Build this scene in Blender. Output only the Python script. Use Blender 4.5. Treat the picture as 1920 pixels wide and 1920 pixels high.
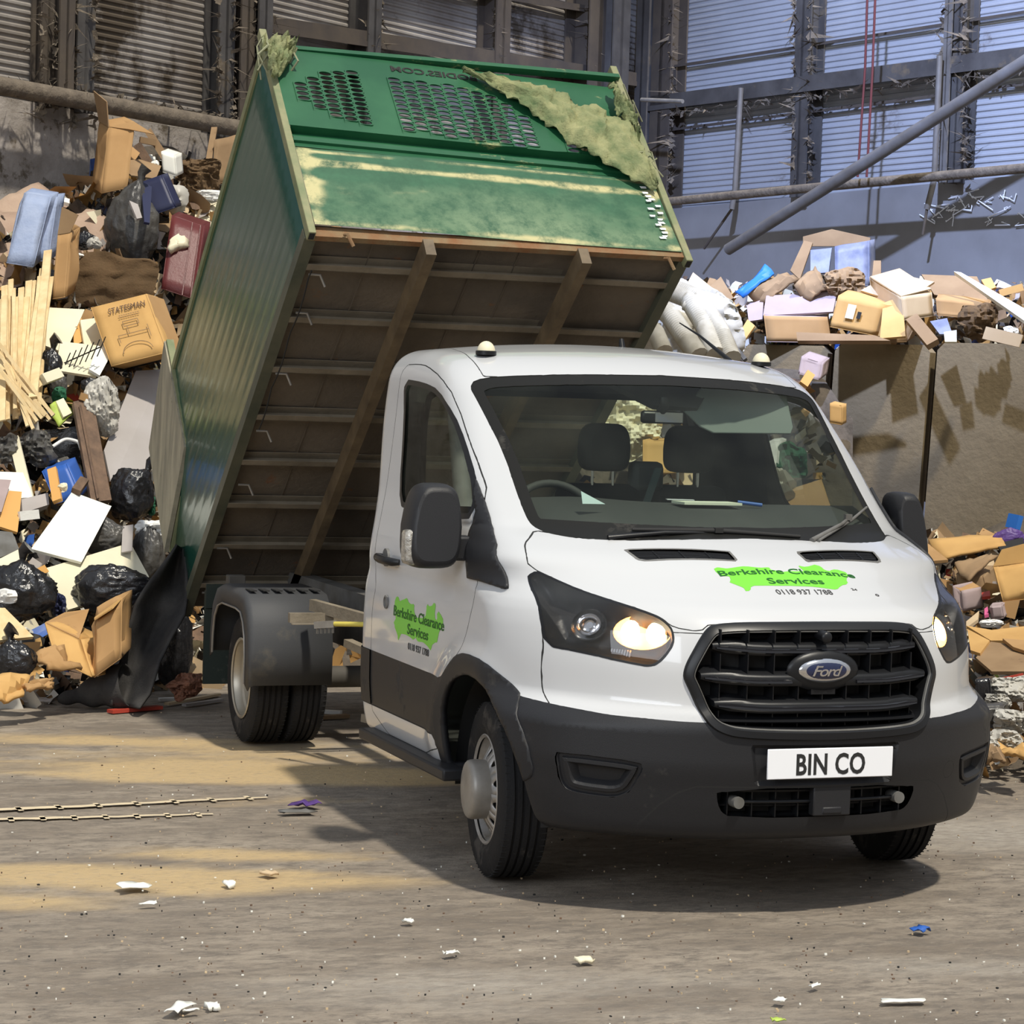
import bpy, bmesh, math, random
import numpy as np
from mathutils import Vector, Matrix
S = bpy.context.scene
for o in list(bpy.data.objects): bpy.data.objects.remove(o)
COL = S.collection
# ------------------------------------------------------------------ camera
CP=np.array([-4.0504,-8.4731,1.8696]); yaw,pitch,roll=[math.radians(v) for v in (20.4433,2.6198,1.8136)]; FP=4276.3
cf=np.array([math.sin(yaw)*math.cos(pitch),math.cos(yaw)*math.cos(pitch),-math.sin(pitch)])
cr=np.array([math.cos(yaw),-math.sin(yaw),0]); cu=np.cross(cr,cf)
cr,cu=math.cos(roll)*cr+math.sin(roll)*cu,-math.sin(roll)*cr+math.cos(roll)*cu
cam=bpy.data.cameras.new('camera'); camo=bpy.data.objects.new('camera',cam); COL.objects.link(camo)
m=Matrix.Identity(4)
for i in range(3): m[i][0]=cr[i]; m[i][1]=cu[i]; m[i][2]=-cf[i]; m[i][3]=CP[i]
camo.matrix_world=m
cam.sensor_width=36; cam.lens=FP/1920*36; cam.clip_end=200
S.camera=camo
# ------------------------------------------------------------------ world, lights, exposure
w=bpy.data.worlds.new('world'); S.world=w; w.use_nodes=True
nt=w.node_tree; bg=nt.nodes['Background']
tc=nt.nodes.new('ShaderNodeTexCoord'); sx=nt.nodes.new('ShaderNodeSeparateXYZ'); rp=nt.nodes.new('ShaderNodeValToRGB')
nt.links.new(tc.outputs['Generated'],sx.inputs[0]); nt.links.new(sx.outputs['Z'],rp.inputs[0])
rp.color_ramp.elements[0].position=0.0; rp.color_ramp.elements[0].color=(.46,.43,.40,1)
rp.color_ramp.elements[1].position=.9; rp.color_ramp.elements[1].color=(.74,.82,.95,1)
nt.links.new(rp.outputs[0],bg.inputs[0]); bg.inputs[1].default_value=.62
def aim(o,d):
    o.rotation_euler=Vector(d).to_track_quat('-Z','Y').to_euler()
def light(name,kind,loc,d,energy,color,**k):
    l=bpy.data.lights.new(name,kind); l.energy=energy; l.color=color
    for a,b in k.items(): setattr(l,a,b)
    o=bpy.data.objects.new(name,l); COL.objects.link(o); o.location=loc; aim(o,d); return o
light('sun','SUN',(0,-5,12),(-.10,.52,-1),3.4,(1,.93,.80),angle=math.radians(2.5))
light('daylight_door','AREA',(-9,-7,5.5),(.75,1,-.30),420,(.86,.92,1),shape='RECTANGLE',size=7,size_y=4)
light('rooflight_spot','SPOT',(1.9,4.6,9.2),(5.1,6.9,-6.2),6500,(.50,.62,1),shadow_soft_size=.12,spot_size=math.radians(62),spot_blend=.7)
S.view_settings.view_transform='Standard'; S.view_settings.look='None'
S.view_settings.gamma=1; S.view_settings.exposure=0.14
# ------------------------------------------------------------------ helpers
def ray(px,py): return cf+cr*(px-960)/FP+cu*(960-py)/FP
def at(px,py,D): return CP+ray(px,py)*D
def hit(px,py,ax,v):
    d=ray(px,py); return CP+d*((v-CP[ax])/d[ax])
RS=np.random.RandomState
def tag(o,label=None,cat=None,group=None,kind=None):
    if label: o['label']=label
    if cat: o['category']=cat
    if group: o['group']=group
    if kind: o['kind']=kind
    return o
def link(name,me,parent=None):
    o=bpy.data.objects.new(name,me); COL.objects.link(o)
    if parent is not None: o.parent=parent
    return o
def empty(name,loc=(0,0,0)):
    o=bpy.data.objects.new(name,None); COL.objects.link(o); o.location=loc; o.empty_display_size=.2; return o
class MB:
    def __init__(s): s.v=[]; s.f=[]; s.m=[]
    def add(s,vs,fs,mi=0):
        b=len(s.v); s.v+= [tuple(float(c) for c in p) for p in vs]
        s.f+=[tuple(b+i for i in f) for f in fs]; s.m+=[mi]*len(fs)
    def obox(s,o,a,b,c,mi=0):
        o,a,b,c=[np.array(t,float) for t in (o,a,b,c)]
        if np.dot(np.cross(a,b),c)<0: a,b=b,a
        s.add([o,o+a,o+a+b,o+b,o+c,o+a+c,o+a+b+c,o+b+c],[(0,3,2,1),(4,5,6,7),(0,1,5,4),(1,2,6,5),(2,3,7,6),(3,0,4,7)],mi)
    def box(s,c,d,mi=0,R=None):
        c=np.array(c,float); R=np.eye(3) if R is None else R
        a,b,e=[R[:,i]*d[i] for i in range(3)]
        s.obox(c-(a+b+e)/2,a,b,e,mi)
    def quad(s,p,th,mi=0):
        p=[np.array(q,float) for q in p]; n=np.cross(p[1]-p[0],p[-1]-p[0]); n=n/(np.linalg.norm(n)+1e-9)*th/2
        k=len(p)
        s.add([q+n for q in p]+[q-n for q in p],[tuple(range(k)),tuple(range(2*k-1,k-1,-1))]+[(i,i+k,(i+1)%k+k,(i+1)%k) for i in range(k)],mi)
    def bar(s,p,q,w,h,mi=0,up=(0,0,1)):
        p=np.array(p,float);q=np.array(q,float);d=q-p;L=np.linalg.norm(d);d/=L
        a=np.cross(d,up); a/=np.linalg.norm(a)+1e-9; b=np.cross(a,d)
        s.obox(p-a*w/2-b*h/2,d*L,a*w,b*h,mi)
    def tube(s,pts,r,n=10,mi=0,cap=True,closed=False):
        pts=[np.array(p,float) for p in pts]; N=len(pts); rr=r if hasattr(r,'__len__') else [r]*N
        b=len(s.v); prev=None
        for i,p in enumerate(pts):
            if closed: t=pts[(i+1)%N]-pts[i-1]
            else: t=pts[min(i+1,N-1)]-pts[max(i-1,0)]
            t=t/(np.linalg.norm(t)+1e-9)
            if prev is None:
                u=np.cross(t,(0,0,1)); 
                if np.linalg.norm(u)<.1: u=np.cross(t,(1,0,0))
            else: u=prev-t*np.dot(prev,t)
            u/=np.linalg.norm(u); prev=u; v=np.cross(t,u)
            for k in range(n):
                a=2*math.pi*k/n; s.v.append(tuple(p+rr[i]*(math.cos(a)*u+math.sin(a)*v)))
        M=N if closed else N-1
        for i in range(M):
            for k in range(n):
                j=(i+1)%N
                s.f.append((b+i*n+k,b+i*n+(k+1)%n,b+j*n+(k+1)%n,b+j*n+k)); s.m.append(mi)
        if cap and not closed:
            s.f.append(tuple(b+k for k in range(n-1,-1,-1))); s.m.append(mi)
            s.f.append(tuple(b+(N-1)*n+k for k in range(n))); s.m.append(mi)
    def lathe(s,prof,c,axis=0,n=64,mi=0,closed=False):
        c=np.array(c,float); b=len(s.v); N=len(prof)
        A=[(0,1,2),(1,2,0),(2,0,1)][axis]
        for (t,r) in prof:
            for k in range(n):
                a=2*math.pi*k/n; p=[0,0,0]; p[A[0]]=t; p[A[1]]=r*math.cos(a); p[A[2]]=r*math.sin(a)
                s.v.append(tuple(c+p))
        for i in range(N if closed else N-1):
            j=(i+1)%N
            for k in range(n):
                s.f.append((b+i*n+k,b+i*n+(k+1)%n,b+j*n+(k+1)%n,b+j*n+k)); s.m.append(mi)
    def grid(s,P,mi=0,closedu=False):
        P=np.array(P,float); nu,nv=P.shape[:2]; b=len(s.v)
        s.v+=[tuple(p) for p in P.reshape(-1,3)]
        for i in range(nu if closedu else nu-1):
            for j in range(nv-1):
                i2=(i+1)%nu
                s.f.append((b+i*nv+j,b+i2*nv+j,b+i2*nv+j+1,b+i*nv+j+1)); s.m.append(mi)
    def build(s,name,mats,parent=None,smooth=0,bevel=0,loc=None,recalc=False,solid=0,weld=0):
        v=s.v
        if loc is not None:
            v=(np.array(v)-np.array(loc)).tolist()
        me=bpy.data.meshes.new(name); me.from_pydata(v,[],s.f)
        if not isinstance(mats,(list,tuple)): mats=[mats]
        for k in mats: me.materials.append(k)
        me.polygons.foreach_set('material_index',s.m)
        if recalc:
            bm=bmesh.new(); bm.from_mesh(me); bmesh.ops.recalc_face_normals(bm,faces=bm.faces); bm.to_mesh(me); bm.free()
        if weld:
            bm=bmesh.new(); bm.from_mesh(me); bmesh.ops.remove_doubles(bm,verts=bm.verts,dist=weld); bm.to_mesh(me); bm.free()
        me.update()
        if smooth:
            me.polygons.foreach_set('use_smooth',[True]*len(me.polygons))
            if smooth<180: me.set_sharp_from_angle(angle=math.radians(smooth))
        o=link(name,me,parent)
        if loc is not None: o.location=[float(c) for c in loc]
        if bevel:
            b=o.modifiers.new('b','BEVEL'); b.width=bevel; b.segments=2; b.limit_method='ANGLE'; b.angle_limit=math.radians(40)
            me.polygons.foreach_set('use_smooth',[True]*len(me.polygons)); me.set_sharp_from_angle(angle=math.radians(50))
        if solid:
            q=o.modifiers.new('s','SOLIDIFY'); q.thickness=solid
        return o
# value noise for shaping
def vnoise(P,seed=0,freq=1.0):
    P=np.asarray(P,float)*freq+seed*17.13; I=np.floor(P).astype(np.int64); f=P-I; f=f*f*(3-2*f); out=0
    def h(i,j,k):
        n=(i*73856093)^(j*19349663)^(k*83492791); n=(n^(n>>13))*1274126177; return ((n^(n>>16))&0xffff)/65535.0
    for a in (0,1):
        for b in (0,1):
            for c in (0,1):
                wt=(f[...,0] if a else 1-f[...,0])*(f[...,1] if b else 1-f[...,1])*(f[...,2] if c else 1-f[...,2])
                out=out+wt*h(I[...,0]+a,I[...,1]+b,I[...,2]+c)
    return out*2-1
# ------------------------------------------------------------------ materials
def N(nt,t,**k):
    n=nt.nodes.new(t)
    for a,b in k.items(): setattr(n,a,b)
    return n
def mat(name,col,rough=.6,metal=0,col2=None,scale=3,amt=.5,detail=6,bump=0,bscale=40,coat=0,stretch=None,dirt=None,dscale=1.5,dpos=.58,emis=None,estr=0,trans=0,ior=1.45,inner=None,spec=None,alpha=1,dstretch=None,rvar=0):
    m=bpy.data.materials.new(name); m.use_nodes=True; nt=m.node_tree; b=nt.nodes['Principled BSDF']; L=nt.links.new
    b.inputs['Roughness'].default_value=rough; b.inputs['Metallic'].default_value=metal; b.inputs['Base Color'].default_value=(*col,1)
    b.inputs['Coat Weight'].default_value=coat; b.inputs['Coat Roughness'].default_value=.05
    b.inputs['Transmission Weight'].default_value=trans; b.inputs['IOR'].default_value=ior; b.inputs['Alpha'].default_value=alpha
    if spec is not None: b.inputs['Specular IOR Level'].default_value=spec
    g=N(nt,'ShaderNodeTexCoord'); src=g.outputs['Object']; cur=None
    def noise(sc,st,det=6,ro=.6):
        mp=N(nt,'ShaderNodeMapping'); L(src,mp.inputs[0])
        if st: mp.inputs['Scale'].default_value=st
        n=N(nt,'ShaderNodeTexNoise'); n.inputs['Scale'].default_value=sc; n.inputs['Detail'].default_value=det; n.inputs['Roughness'].default_value=ro
        L(mp.outputs[0],n.inputs['Vector']); return n.outputs['Fac']
    def ramp(s,a,bb):
        r=N(nt,'ShaderNodeMapRange'); r.inputs[1].default_value=a; r.inputs[2].default_value=bb; r.clamp=True; L(s,r.inputs[0]); return r.outputs[0]
    def mix(f,a,bb):
        x=N(nt,'ShaderNodeMix',data_type='RGBA'); L(f,x.inputs[0])
        for s_,v in ((6,a),(7,bb)):
            if isinstance(v,tuple): x.inputs[s_].default_value=(*v,1)
            else: L(v,x.inputs[s_])
        return x.outputs[2]
    cur=tuple(col)
    if col2 is not None: cur=mix(ramp(noise(scale,stretch,detail),.5-amt*.35,.5+amt*.35),cur,tuple(col2))
    if dirt is not None:
        f=ramp(noise(dscale,dstretch,10,.68),dpos,dpos+.08); cur=mix(f,cur,tuple(dirt))
        rr=N(nt,'ShaderNodeMapRange'); L(f,rr.inputs[0]); rr.inputs[3].default_value=rough; rr.inputs[4].default_value=max(rough,.85); L(rr.outputs[0],b.inputs['Roughness'])
    if inner is not None:
        gg=N(nt,'ShaderNodeNewGeometry'); cur=mix(gg.outputs['Backfacing'],cur,tuple(inner))
    if not isinstance(cur,tuple): L(cur,b.inputs['Base Color'])
    if bump:
        bp=N(nt,'ShaderNodeBump'); bp.inputs['Strength'].default_value=bump; bp.inputs['Distance'].default_value=.02; L(noise(bscale,stretch,5),bp.inputs['Height']); L(bp.outputs[0],b.inputs['Normal'])
    if emis: b.inputs['Emission Color'].default_value=(*emis,1); b.inputs['Emission Strength'].default_value=estr
    return m
def film(name,tint,gloss=1.0,dust=.05,dcol=(.5,.5,.45),rough=.0):
    m=bpy.data.materials.new(name); m.use_nodes=True; nt=m.node_tree; nt.nodes.clear(); L=nt.links.new
    out=N(nt,'ShaderNodeOutputMaterial'); t=N(nt,'ShaderNodeBsdfTransparent'); t.inputs[0].default_value=(*tint,1)
    g=N(nt,'ShaderNodeBsdfGlossy'); g.inputs['Roughness'].default_value=rough; d=N(nt,'ShaderNodeBsdfDiffuse'); d.inputs[0].default_value=(*dcol,1)
    fr=N(nt,'ShaderNodeFresnel'); fr.inputs[0].default_value=1.45; mu=N(nt,'ShaderNodeMath',operation='MULTIPLY'); mu.inputs[1].default_value=gloss; L(fr.outputs[0],mu.inputs[0])
    g2=N(nt,'ShaderNodeTexCoord'); nz=N(nt,'ShaderNodeTexNoise'); nz.inputs['Scale'].default_value=3.5; nz.inputs['Detail'].default_value=9; L(g2.outputs['Object'],nz.inputs['Vector'])
    mr=N(nt,'ShaderNodeMapRange'); mr.inputs[1].default_value=.35; mr.inputs[2].default_value=.75; mr.inputs[3].default_value=dust*.4; mr.inputs[4].default_value=dust*2.2; L(nz.outputs['Fac'],mr.inputs[0])
    a=N(nt,'ShaderNodeMixShader'); L(mr.outputs[0],a.inputs[0]); L(t.outputs[0],a.inputs[1]); L(d.outputs[0],a.inputs[2])
    b=N(nt,'ShaderNodeMixShader'); L(mu.outputs[0],b.inputs[0]); L(a.outputs[0],b.inputs[1]); L(g.outputs[0],b.inputs[2]); L(b.outputs[0],out.inputs[0])
    return m
M={}
M['paint']=mat('white_paint',(.55,.56,.57),.28,coat=.8,inner=(.10,.10,.095),dirt=(.62,.60,.52),dscale=1.2,dpos=.66)
M['plastic']=mat('black_plastic',(.019,.0195,.022),.44,bump=.12,bscale=300,dirt=(.045,.042,.038),dscale=4,dpos=.62,spec=.38)
M['satin']=mat('satin_black',(.010,.0105,.012),.36,spec=.4)
M['gloss']=mat('gloss_black',(.012,.012,.014),.12,coat=.6)
M['rubber']=mat('rubber',(.017,.017,.018),.75,spec=.25,bump=.2,bscale=90,dirt=(.06,.055,.05),dscale=7,dpos=.56)
M['gap']=mat('shut_line',(.02,.02,.02),.8)
M['green_dark']=mat('green_lettering',(.004,.10,.006),.4)
M['letter']=mat('grey_lettering',(.05,.05,.05),.5)
M['lime']=mat('lime_vinyl',(.17,.62,.03),.35,coat=.4)
M['glass']=film('window_glass',(.80,.86,.80),.50,.016,(.40,.44,.36))
M['frit']=mat('windscreen_black_border',(.012,.012,.011),.5,dirt=(.07,.066,.058),dscale=3,dpos=.60,spec=.2)
M['lens']=film('lamp_lens',(.93,.93,.93),1.2,.02)
M['chrome']=mat('chrome',(.75,.75,.76),.12,1)
M['blue']=mat('badge_blue',(.008,.014,.055),.2,coat=1)
M['steel']=mat('wheel_steel',(.50,.49,.48),.42,.5,col2=(.30,.28,.25),scale=9,dirt=(.16,.14,.11),dscale=6,dpos=.62)
M['hub']=mat('hub_cap_grey',(.33,.31,.28),.45,.3,col2=(.22,.205,.18),scale=8)
M['trim_in']=mat('cabin_trim',(.045,.047,.047),.7)
M['trim_lt']=mat('cabin_trim_light',(.36,.39,.35),.8)
M['seat']=mat('seat_fabric',(.010,.011,.012),.9,spec=.2)
M['plate']=mat('plate_white',(.86,.88,.92),.35,coat=.3)
M['amber']=mat('lamp_lit_amber',(1,.6,.2),.4,emis=(1,.40,.07),estr=2.6)
M['lampw']=mat('lamp_lit_white',(1,.9,.7),.4,emis=(1,.80,.50),estr=9)
M['reflector']=mat('lamp_reflector',(.55,.55,.55),.18,1)
M['green']=mat('green_paint_weathered',(.012,.105,.052),.42,col2=(.10,.175,.085),scale=1.9,detail=10,amt=.6,dirt=(.46,.42,.20),dscale=1.7,dpos=.535,dstretch=(.45,1,1.6),bump=.1,bscale=30)
M['green_clean']=mat('green_paint_upper',(.008,.082,.034),.38,col2=(.022,.12,.05),scale=2.6,detail=9,dirt=(.40,.38,.17),dscale=1.9,dpos=.585,dstretch=(1,1.6,1.6))
M['green_side']=mat('green_gloss_side',(.006,.062,.043),.24,coat=.15,col2=(.020,.085,.060),scale=1.2,spec=.35)
M['rust']=mat('rusty_steel',(.23,.17,.09),.75,col2=(.22,.10,.04),scale=9,amt=.5,bump=.3,bscale=60)
M['under']=mat('underbody_brown',(.19,.155,.115),.8,col2=(.085,.072,.058),scale=1.6,detail=9,amt=.6,dirt=(.22,.10,.045),dscale=5,dpos=.62,bump=.35,bscale=25)
M['underb']=mat('underbody_channel',(.27,.23,.17),.75,col2=(.15,.125,.088),scale=4,amt=.6,bump=.2,bscale=40)
M['rail']=mat('tipper_runner',(.19,.14,.08),.6,col2=(.09,.065,.04),scale=7,amt=.6)
M['ply']=mat('weathered_ply',(.42,.38,.28),.85,col2=(.23,.215,.165),scale=5,amt=.5,stretch=(1,3.5,.5),dirt=(.10,.09,.06),dscale=5,dpos=.67,bump=.2,bscale=30)
M['chassis']=mat('chassis_grime',(.06,.056,.05),.75,col2=(.11,.10,.085),scale=6,amt=.6)
M['chgrey']=mat('subframe_grey',(.17,.17,.165),.6,col2=(.09,.085,.075),scale=5)
M['tank']=mat('blue_tank',(.02,.07,.11),.6)
M['yellow']=mat('yellow_handle',(.62,.52,.10),.6)
M['net']=mat('tarp_net',(.10,.15,.065),.85,col2=(.34,.34,.17),scale=7,detail=10,amt=.5,bump=.6,bscale=50,inner=(.05,.06,.03))
M['rope']=mat('frayed_rope',(.30,.31,.20),.9)
M['card']=mat('cardboard',(.46,.28,.125),.85,col2=(.38,.22,.09),scale=2,dirt=(.22,.13,.06),dscale=3,dpos=.66)
M['card2']=mat('cardboard_yellow',(.62,.38,.14),.85,col2=(.50,.29,.10),scale=2)
M['card3']=mat('cardboard_dull',(.33,.22,.12),.88,col2=(.25,.16,.085),scale=3,dirt=(.13,.09,.05),dscale=3,dpos=.62)
M['card4']=mat('cardboard_pale',(.60,.47,.30),.85,col2=(.50,.37,.23),scale=2)
M['cardp']=mat('carton_pink_top',(.40,.315,.315),.8,col2=(.34,.27,.265),scale=4)
M['brown']=mat('brown_felt',(.15,.092,.045),.95,col2=(.10,.062,.03),scale=5,bump=.3,bscale=60)
M['cream']=mat('cream_board',(.80,.75,.56),.5,col2=(.72,.66,.48),scale=2,dirt=(.35,.30,.2),dscale=5,dpos=.70)
M['white']=mat('white_board',(.85,.85,.78),.45,dirt=(.45,.42,.34),dscale=4,dpos=.69)
M['lilac']=mat('grey_board',(.42,.39,.38),.6,col2=(.36,.33,.31),scale=2,dirt=(.28,.24,.2),dscale=5,dpos=.66)
M['bag']=mat('black_bag',(.016,.016,.018),.22,bump=.5,bscale=14,spec=.7)
M['bag2']=mat('dusty_black_bag',(.045,.044,.045),.36,col2=(.10,.095,.085),scale=4,bump=.6,bscale=10)
M['clear']=mat('clear_plastic',(.60,.59,.55),.40,col2=(.40,.375,.32),scale=3,amt=.9,bump=.1,bscale=12,spec=.35)
M['whitep']=mat('white_plastic',(.78,.78,.75),.5,bump=.2,bscale=20)
M['duct']=mat('white_duct',(.62,.60,.53),.75,col2=(.42,.39,.32),scale=5,spec=.2)
M['wood']=mat('pale_timber',(.78,.63,.37),.7,col2=(.64,.47,.24),scale=4,stretch=(3,3,.4))
M['wood2']=mat('old_timber',(.20,.125,.08),.8,col2=(.10,.065,.045),scale=4,stretch=(3,3,.5),bump=.3)
M['orange']=mat('orange_board',(.66,.36,.11),.6)
M['maroon']=mat('maroon_leatherette',(.14,.028,.028),.45,col2=(.10,.02,.02),scale=3,bump=.15)
M['mattress']=mat('blue_quilt',(.36,.43,.60),.8,col2=(.27,.34,.52),scale=6,bump=.3,bscale=30)
M['carpetb']=mat('beige_carpet',(.45,.335,.25),.95,col2=(.36,.25,.19),scale=3,bump=.3)
M['felt']=mat('charcoal_carpet',(.040,.039,.040),.98,col2=(.068,.065,.062),scale=6,bump=.3,bscale=90,spec=.1)
M['navy']=mat('navy_card',(.02,.025,.07),.5)
M['bluep']=mat('blue_plastic',(.03,.11,.42),.45)
M['blueb']=mat('bright_blue_sheet',(.03,.18,.62),.5)
M['red']=mat('red_paint',(.42,.05,.03),.6)
M['pink']=mat('pink_pack',(.65,.12,.28),.6)
M['purple']=mat('purple_pack',(.10,.05,.22),.5)
M['lime2']=mat('lime_pack',(.42,.55,.10),.6)
M['leaf']=mat('dark_green_sheet',(.02,.12,.06),.7)
M['copper']=mat('copper_wool',(.30,.13,.075),.95,col2=(.14,.06,.035),scale=14,bump=1,bscale=50)
M['metal']=mat('black_tube',(.02,.02,.02),.4)
M['poster']=mat('poster_print',(.10,.12,.21),.5,col2=(.26,.28,.36),scale=5)
M['concrete_l']=mat('plastered_wall',(.46,.42,.39),.9,col2=(.24,.21,.18),scale=2.2,detail=12,amt=.45,dirt=(.13,.105,.075),dscale=4.5,dpos=.545,bump=.8,bscale=9)
M['concrete_r']=mat('steel_push_wall',(.28,.28,.29),.6,col2=(.17,.165,.165),scale=.8,detail=9,amt=.7,dirt=(.52,.55,.62),dscale=2.2,dpos=.66)
M['bay']=mat('bay_panel_brown',(.27,.205,.115),.85,col2=(.175,.13,.07),scale=1.6,detail=10,amt=.6,dirt=(.25,.20,.12),dscale=5,dpos=.64,bump=.3,bscale=20)
M['clad_l']=mat('dirty_cladding',(.36,.34,.32),.7,col2=(.15,.125,.10),scale=.9,detail=9,amt=.5,dirt=(.075,.058,.04),dscale=1.3,dpos=.515,dstretch=(1,1,.6))
M['clad_r']=mat('grey_cladding',(.40,.42,.46),.6,col2=(.30,.31,.34),scale=.7,dirt=(.14,.12,.10),dscale=1.4,dpos=.64)
M['frame']=mat('dusty_steel_frame',(.09,.085,.082),.7,col2=(.05,.046,.045),scale=3,dirt=(.14,.11,.075),dscale=2,dpos=.58)
M['framel']=mat('dark_steel_frame',(.06,.05,.045),.8,col2=(.10,.08,.06),scale=3)
M['pipe']=mat('grey_pipe',(.17,.165,.165),.55,col2=(.12,.11,.10),scale=4)
M['piped']=mat('fluff_covered_pipe',(.20,.165,.125),.95,col2=(.11,.09,.07),scale=9,bump=.8,bscale=20)
M['redrope']=mat('red_rope',(.12,.03,.03),.8)
# ------------------------------------------------------------------ cab shell: implicit surface, meshed and cut into panels
def herm(xs,ys):
    xs=np.array(xs,float);ys=np.array(ys,float);d=np.diff(ys)/np.diff(xs);m=np.zeros(len(xs))
    m[0]=d[0];m[-1]=d[-1]
    for i in range(1,len(xs)-1):
        m[i]=0 if d[i-1]*d[i]<=0 else 2*d[i-1]*d[i]/(d[i-1]+d[i])
    X=np.linspace(xs[0],xs[-1],800);k=np.clip(np.searchsorted(xs,X)-1,0,len(xs)-2)
    h=xs[k+1]-xs[k];t=(X-xs[k])/h
    return X,(2*t**3-3*t**2+1)*ys[k]+(t**3-2*t**2+t)*h*m[k]+(-2*t**3+3*t**2)*ys[k+1]+(t**3-t**2)*h*m[k+1]
_PF=herm([.15,.22,.27,.33,.40,.48,.60,.70,.76,.80,.93,1.04,1.10,1.14,1.18,1.24,1.305,1.36,1.40,1.46,1.74,2.03,2.2,2.5],
         [-.55,-.74,-.90,-.975,-1.0,-1.02,-1.045,-1.045,-1.025,-1.0,-.985,-.955,-.92,-.875,-.79,-.66,-.53,-.37,-.245,-.155,.18,.56,.80,1.25])
_PFd=np.gradient(_PF[1],_PF[0])
_W=herm([.2,.36,.5,.65,.8,1.0,1.15,1.25,1.36,1.5,1.8,2.0,2.2,2.4],[.95,1.0,1.03,1.04,1.04,1.035,1.025,1.01,.985,.955,.91,.885,.85,.80])
_R=herm([-1.5,0,.4,.6,.8,1.0,1.2,1.45,1.7,1.9],[1.8,1.98,2.055,2.085,2.115,2.14,2.158,2.172,2.17,2.15])
def smax(a,b,k):
    h=np.maximum(k-np.abs(a-b),0)/k
    return np.maximum(a,b)+h*h*k/4
def cabf(x,y,z):
    a=np.abs(x)
    yf=np.interp(z,*_PF); s=np.interp(z,_PF[0],_PFd)
    w=np.clip((z-.70)/.12,0,1)*np.clip((1.30-z)/.12,0,1); w=w*w*(3-2*w)
    dl=(1-w)*.46*a**2.3+w*(.62*a**2.75)
    fr=(yf+dl-y)/np.sqrt(1+np.minimum(s*s,9))
    W=np.interp(z,*_W)
    rr=np.hypot(y,z-.36)
    W=W+.022*np.exp(-((rr-.50)/.075)**2)*np.clip((z-.3)/.2,0,1)
    W=W-.010*np.exp(-((z-1.12)/.05)**2)*np.clip(y/.3,0,1)
    W=W-.03*np.clip((-.2-y),0,1)
    sd=a-W
    q=np.clip((z-1.15)/.75,0,1); bk=y-1.60-.20*q*q*(3-2*q)
    rf=z-(np.interp(y,*_R)-.085*a*a)
    bot=np.where(y<.1,.287,.375)-z
    k1=np.interp(z,[.3,.7,1.0,1.2,1.4,1.6,2.2],[.16,.16,.14,.14,.10,.07,.10])
    f=smax(fr,sd,k1); f=smax(f,rf,.13); f=smax(f,bk,.12); f=smax(f,bot,.04)
    return f
def cabgrad(P,e=.004):
    g=np.stack([cabf(*(P+d).T)-cabf(*(P-d).T) for d in np.eye(3)*e],1)
    return g/(np.linalg.norm(g,axis=1,keepdims=True)+1e-9)
def project(P,it=3):
    for _ in range(it):
        e=.003; g=np.stack([cabf(*(P+d).T)-cabf(*(P-d).T) for d in np.eye(3)*e],1)/(2*e)
        P=P-g*(cabf(*P.T)/(np.sum(g*g,1)+1e-6))[:,None]
    return P
def surface_net(h=.0185):
    ax=[np.arange(-1.15,1.1501,h),np.arange(-1.15,1.92,h),np.arange(.2,2.3,h)]
    X,Y,Z=np.meshgrid(*ax,indexing='ij',sparse=True)
    F=cabf(X,Y,Z); sgn=F<0
    n=np.array(F.shape)-1
    cnt=np.zeros(n,int); acc=np.zeros((*n,3))
    sl=lambda o,a: slice(o,o+n[a])
    corners=[(i,j,k) for i in (0,1) for j in (0,1) for k in (0,1)]
    occ=sum(sgn[i:i+n[0],j:j+n[1],k:k+n[2]].astype(int) for i,j,k in corners)
    act=(occ>0)&(occ<8); idx=-np.ones(n,int); A=np.argwhere(act); idx[act]=np.arange(len(A))
    P=np.zeros((len(A),3)); c=np.zeros(len(A))
    for a in range(3):
        for o in corners:
            if o[a]: continue
            o2=list(o); o2[a]=1
            f0=F[tuple((A+o).T)]; f1=F[tuple((A+o2).T)]; m_=(f0<0)!=(f1<0)
            t=np.where(m_,f0/(f0-f1+1e-12),0); q=(A+o).astype(float); q[:,a]+=t
            P+=q*m_[:,None]; c+=m_
    P/=c[:,None]; org=np.array([x[0] for x in ax]); P=org+P*h
    Q=[]
    for a in range(3):
        b,d=[(1,2),(2,0),(0,1)][a]
        s0=[slice(1,-1)]*3; s1=[slice(1,-1)]*3; s0[a]=slice(0,-1); s1[a]=slice(1,None)
        m_=sgn[tuple(s0)]!=sgn[tuple(s1)]; E_=np.argwhere(m_); flip=sgn[tuple(s0)][m_]
        E_[:,b]+=1; E_[:,d]+=1
        def cell(db,dd):
            C_=E_.copy(); C_[:,b]-=db; C_[:,d]-=dd; return idx[tuple(C_.T)]
        q=np.stack([cell(1,1),cell(0,1),cell(0,0),cell(1,0)],1); q[~flip]=q[~flip][:,::-1]; Q.append(q)
    Q=np.concatenate(Q); T=np.concatenate([Q[:,[0,1,2]],Q[:,[0,2,3]]])
    return project(P,4),T
def psd(P,poly):
    poly=np.array(poly,float); A=poly; B=np.roll(poly,-1,0); d=np.full(len(P),1e9); ins=np.zeros(len(P),bool)
    for a,b in zip(A,B):
        e=b-a; w_=P-a; t=np.clip((w_@e)/(e@e),0,1); d=np.minimum(d,np.hypot(*(w_-t[:,None]*e).T))
        c=((a[1]>P[:,1])!=(b[1]>P[:,1])); xx=(b[0]-a[0])*(P[:,1]-a[1])/((b[1]-a[1]) if b[1]!=a[1] else 1e-9)+a[0]; ins^=c&(P[:,0]<xx)
    return np.where(ins,-d,d)
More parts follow.
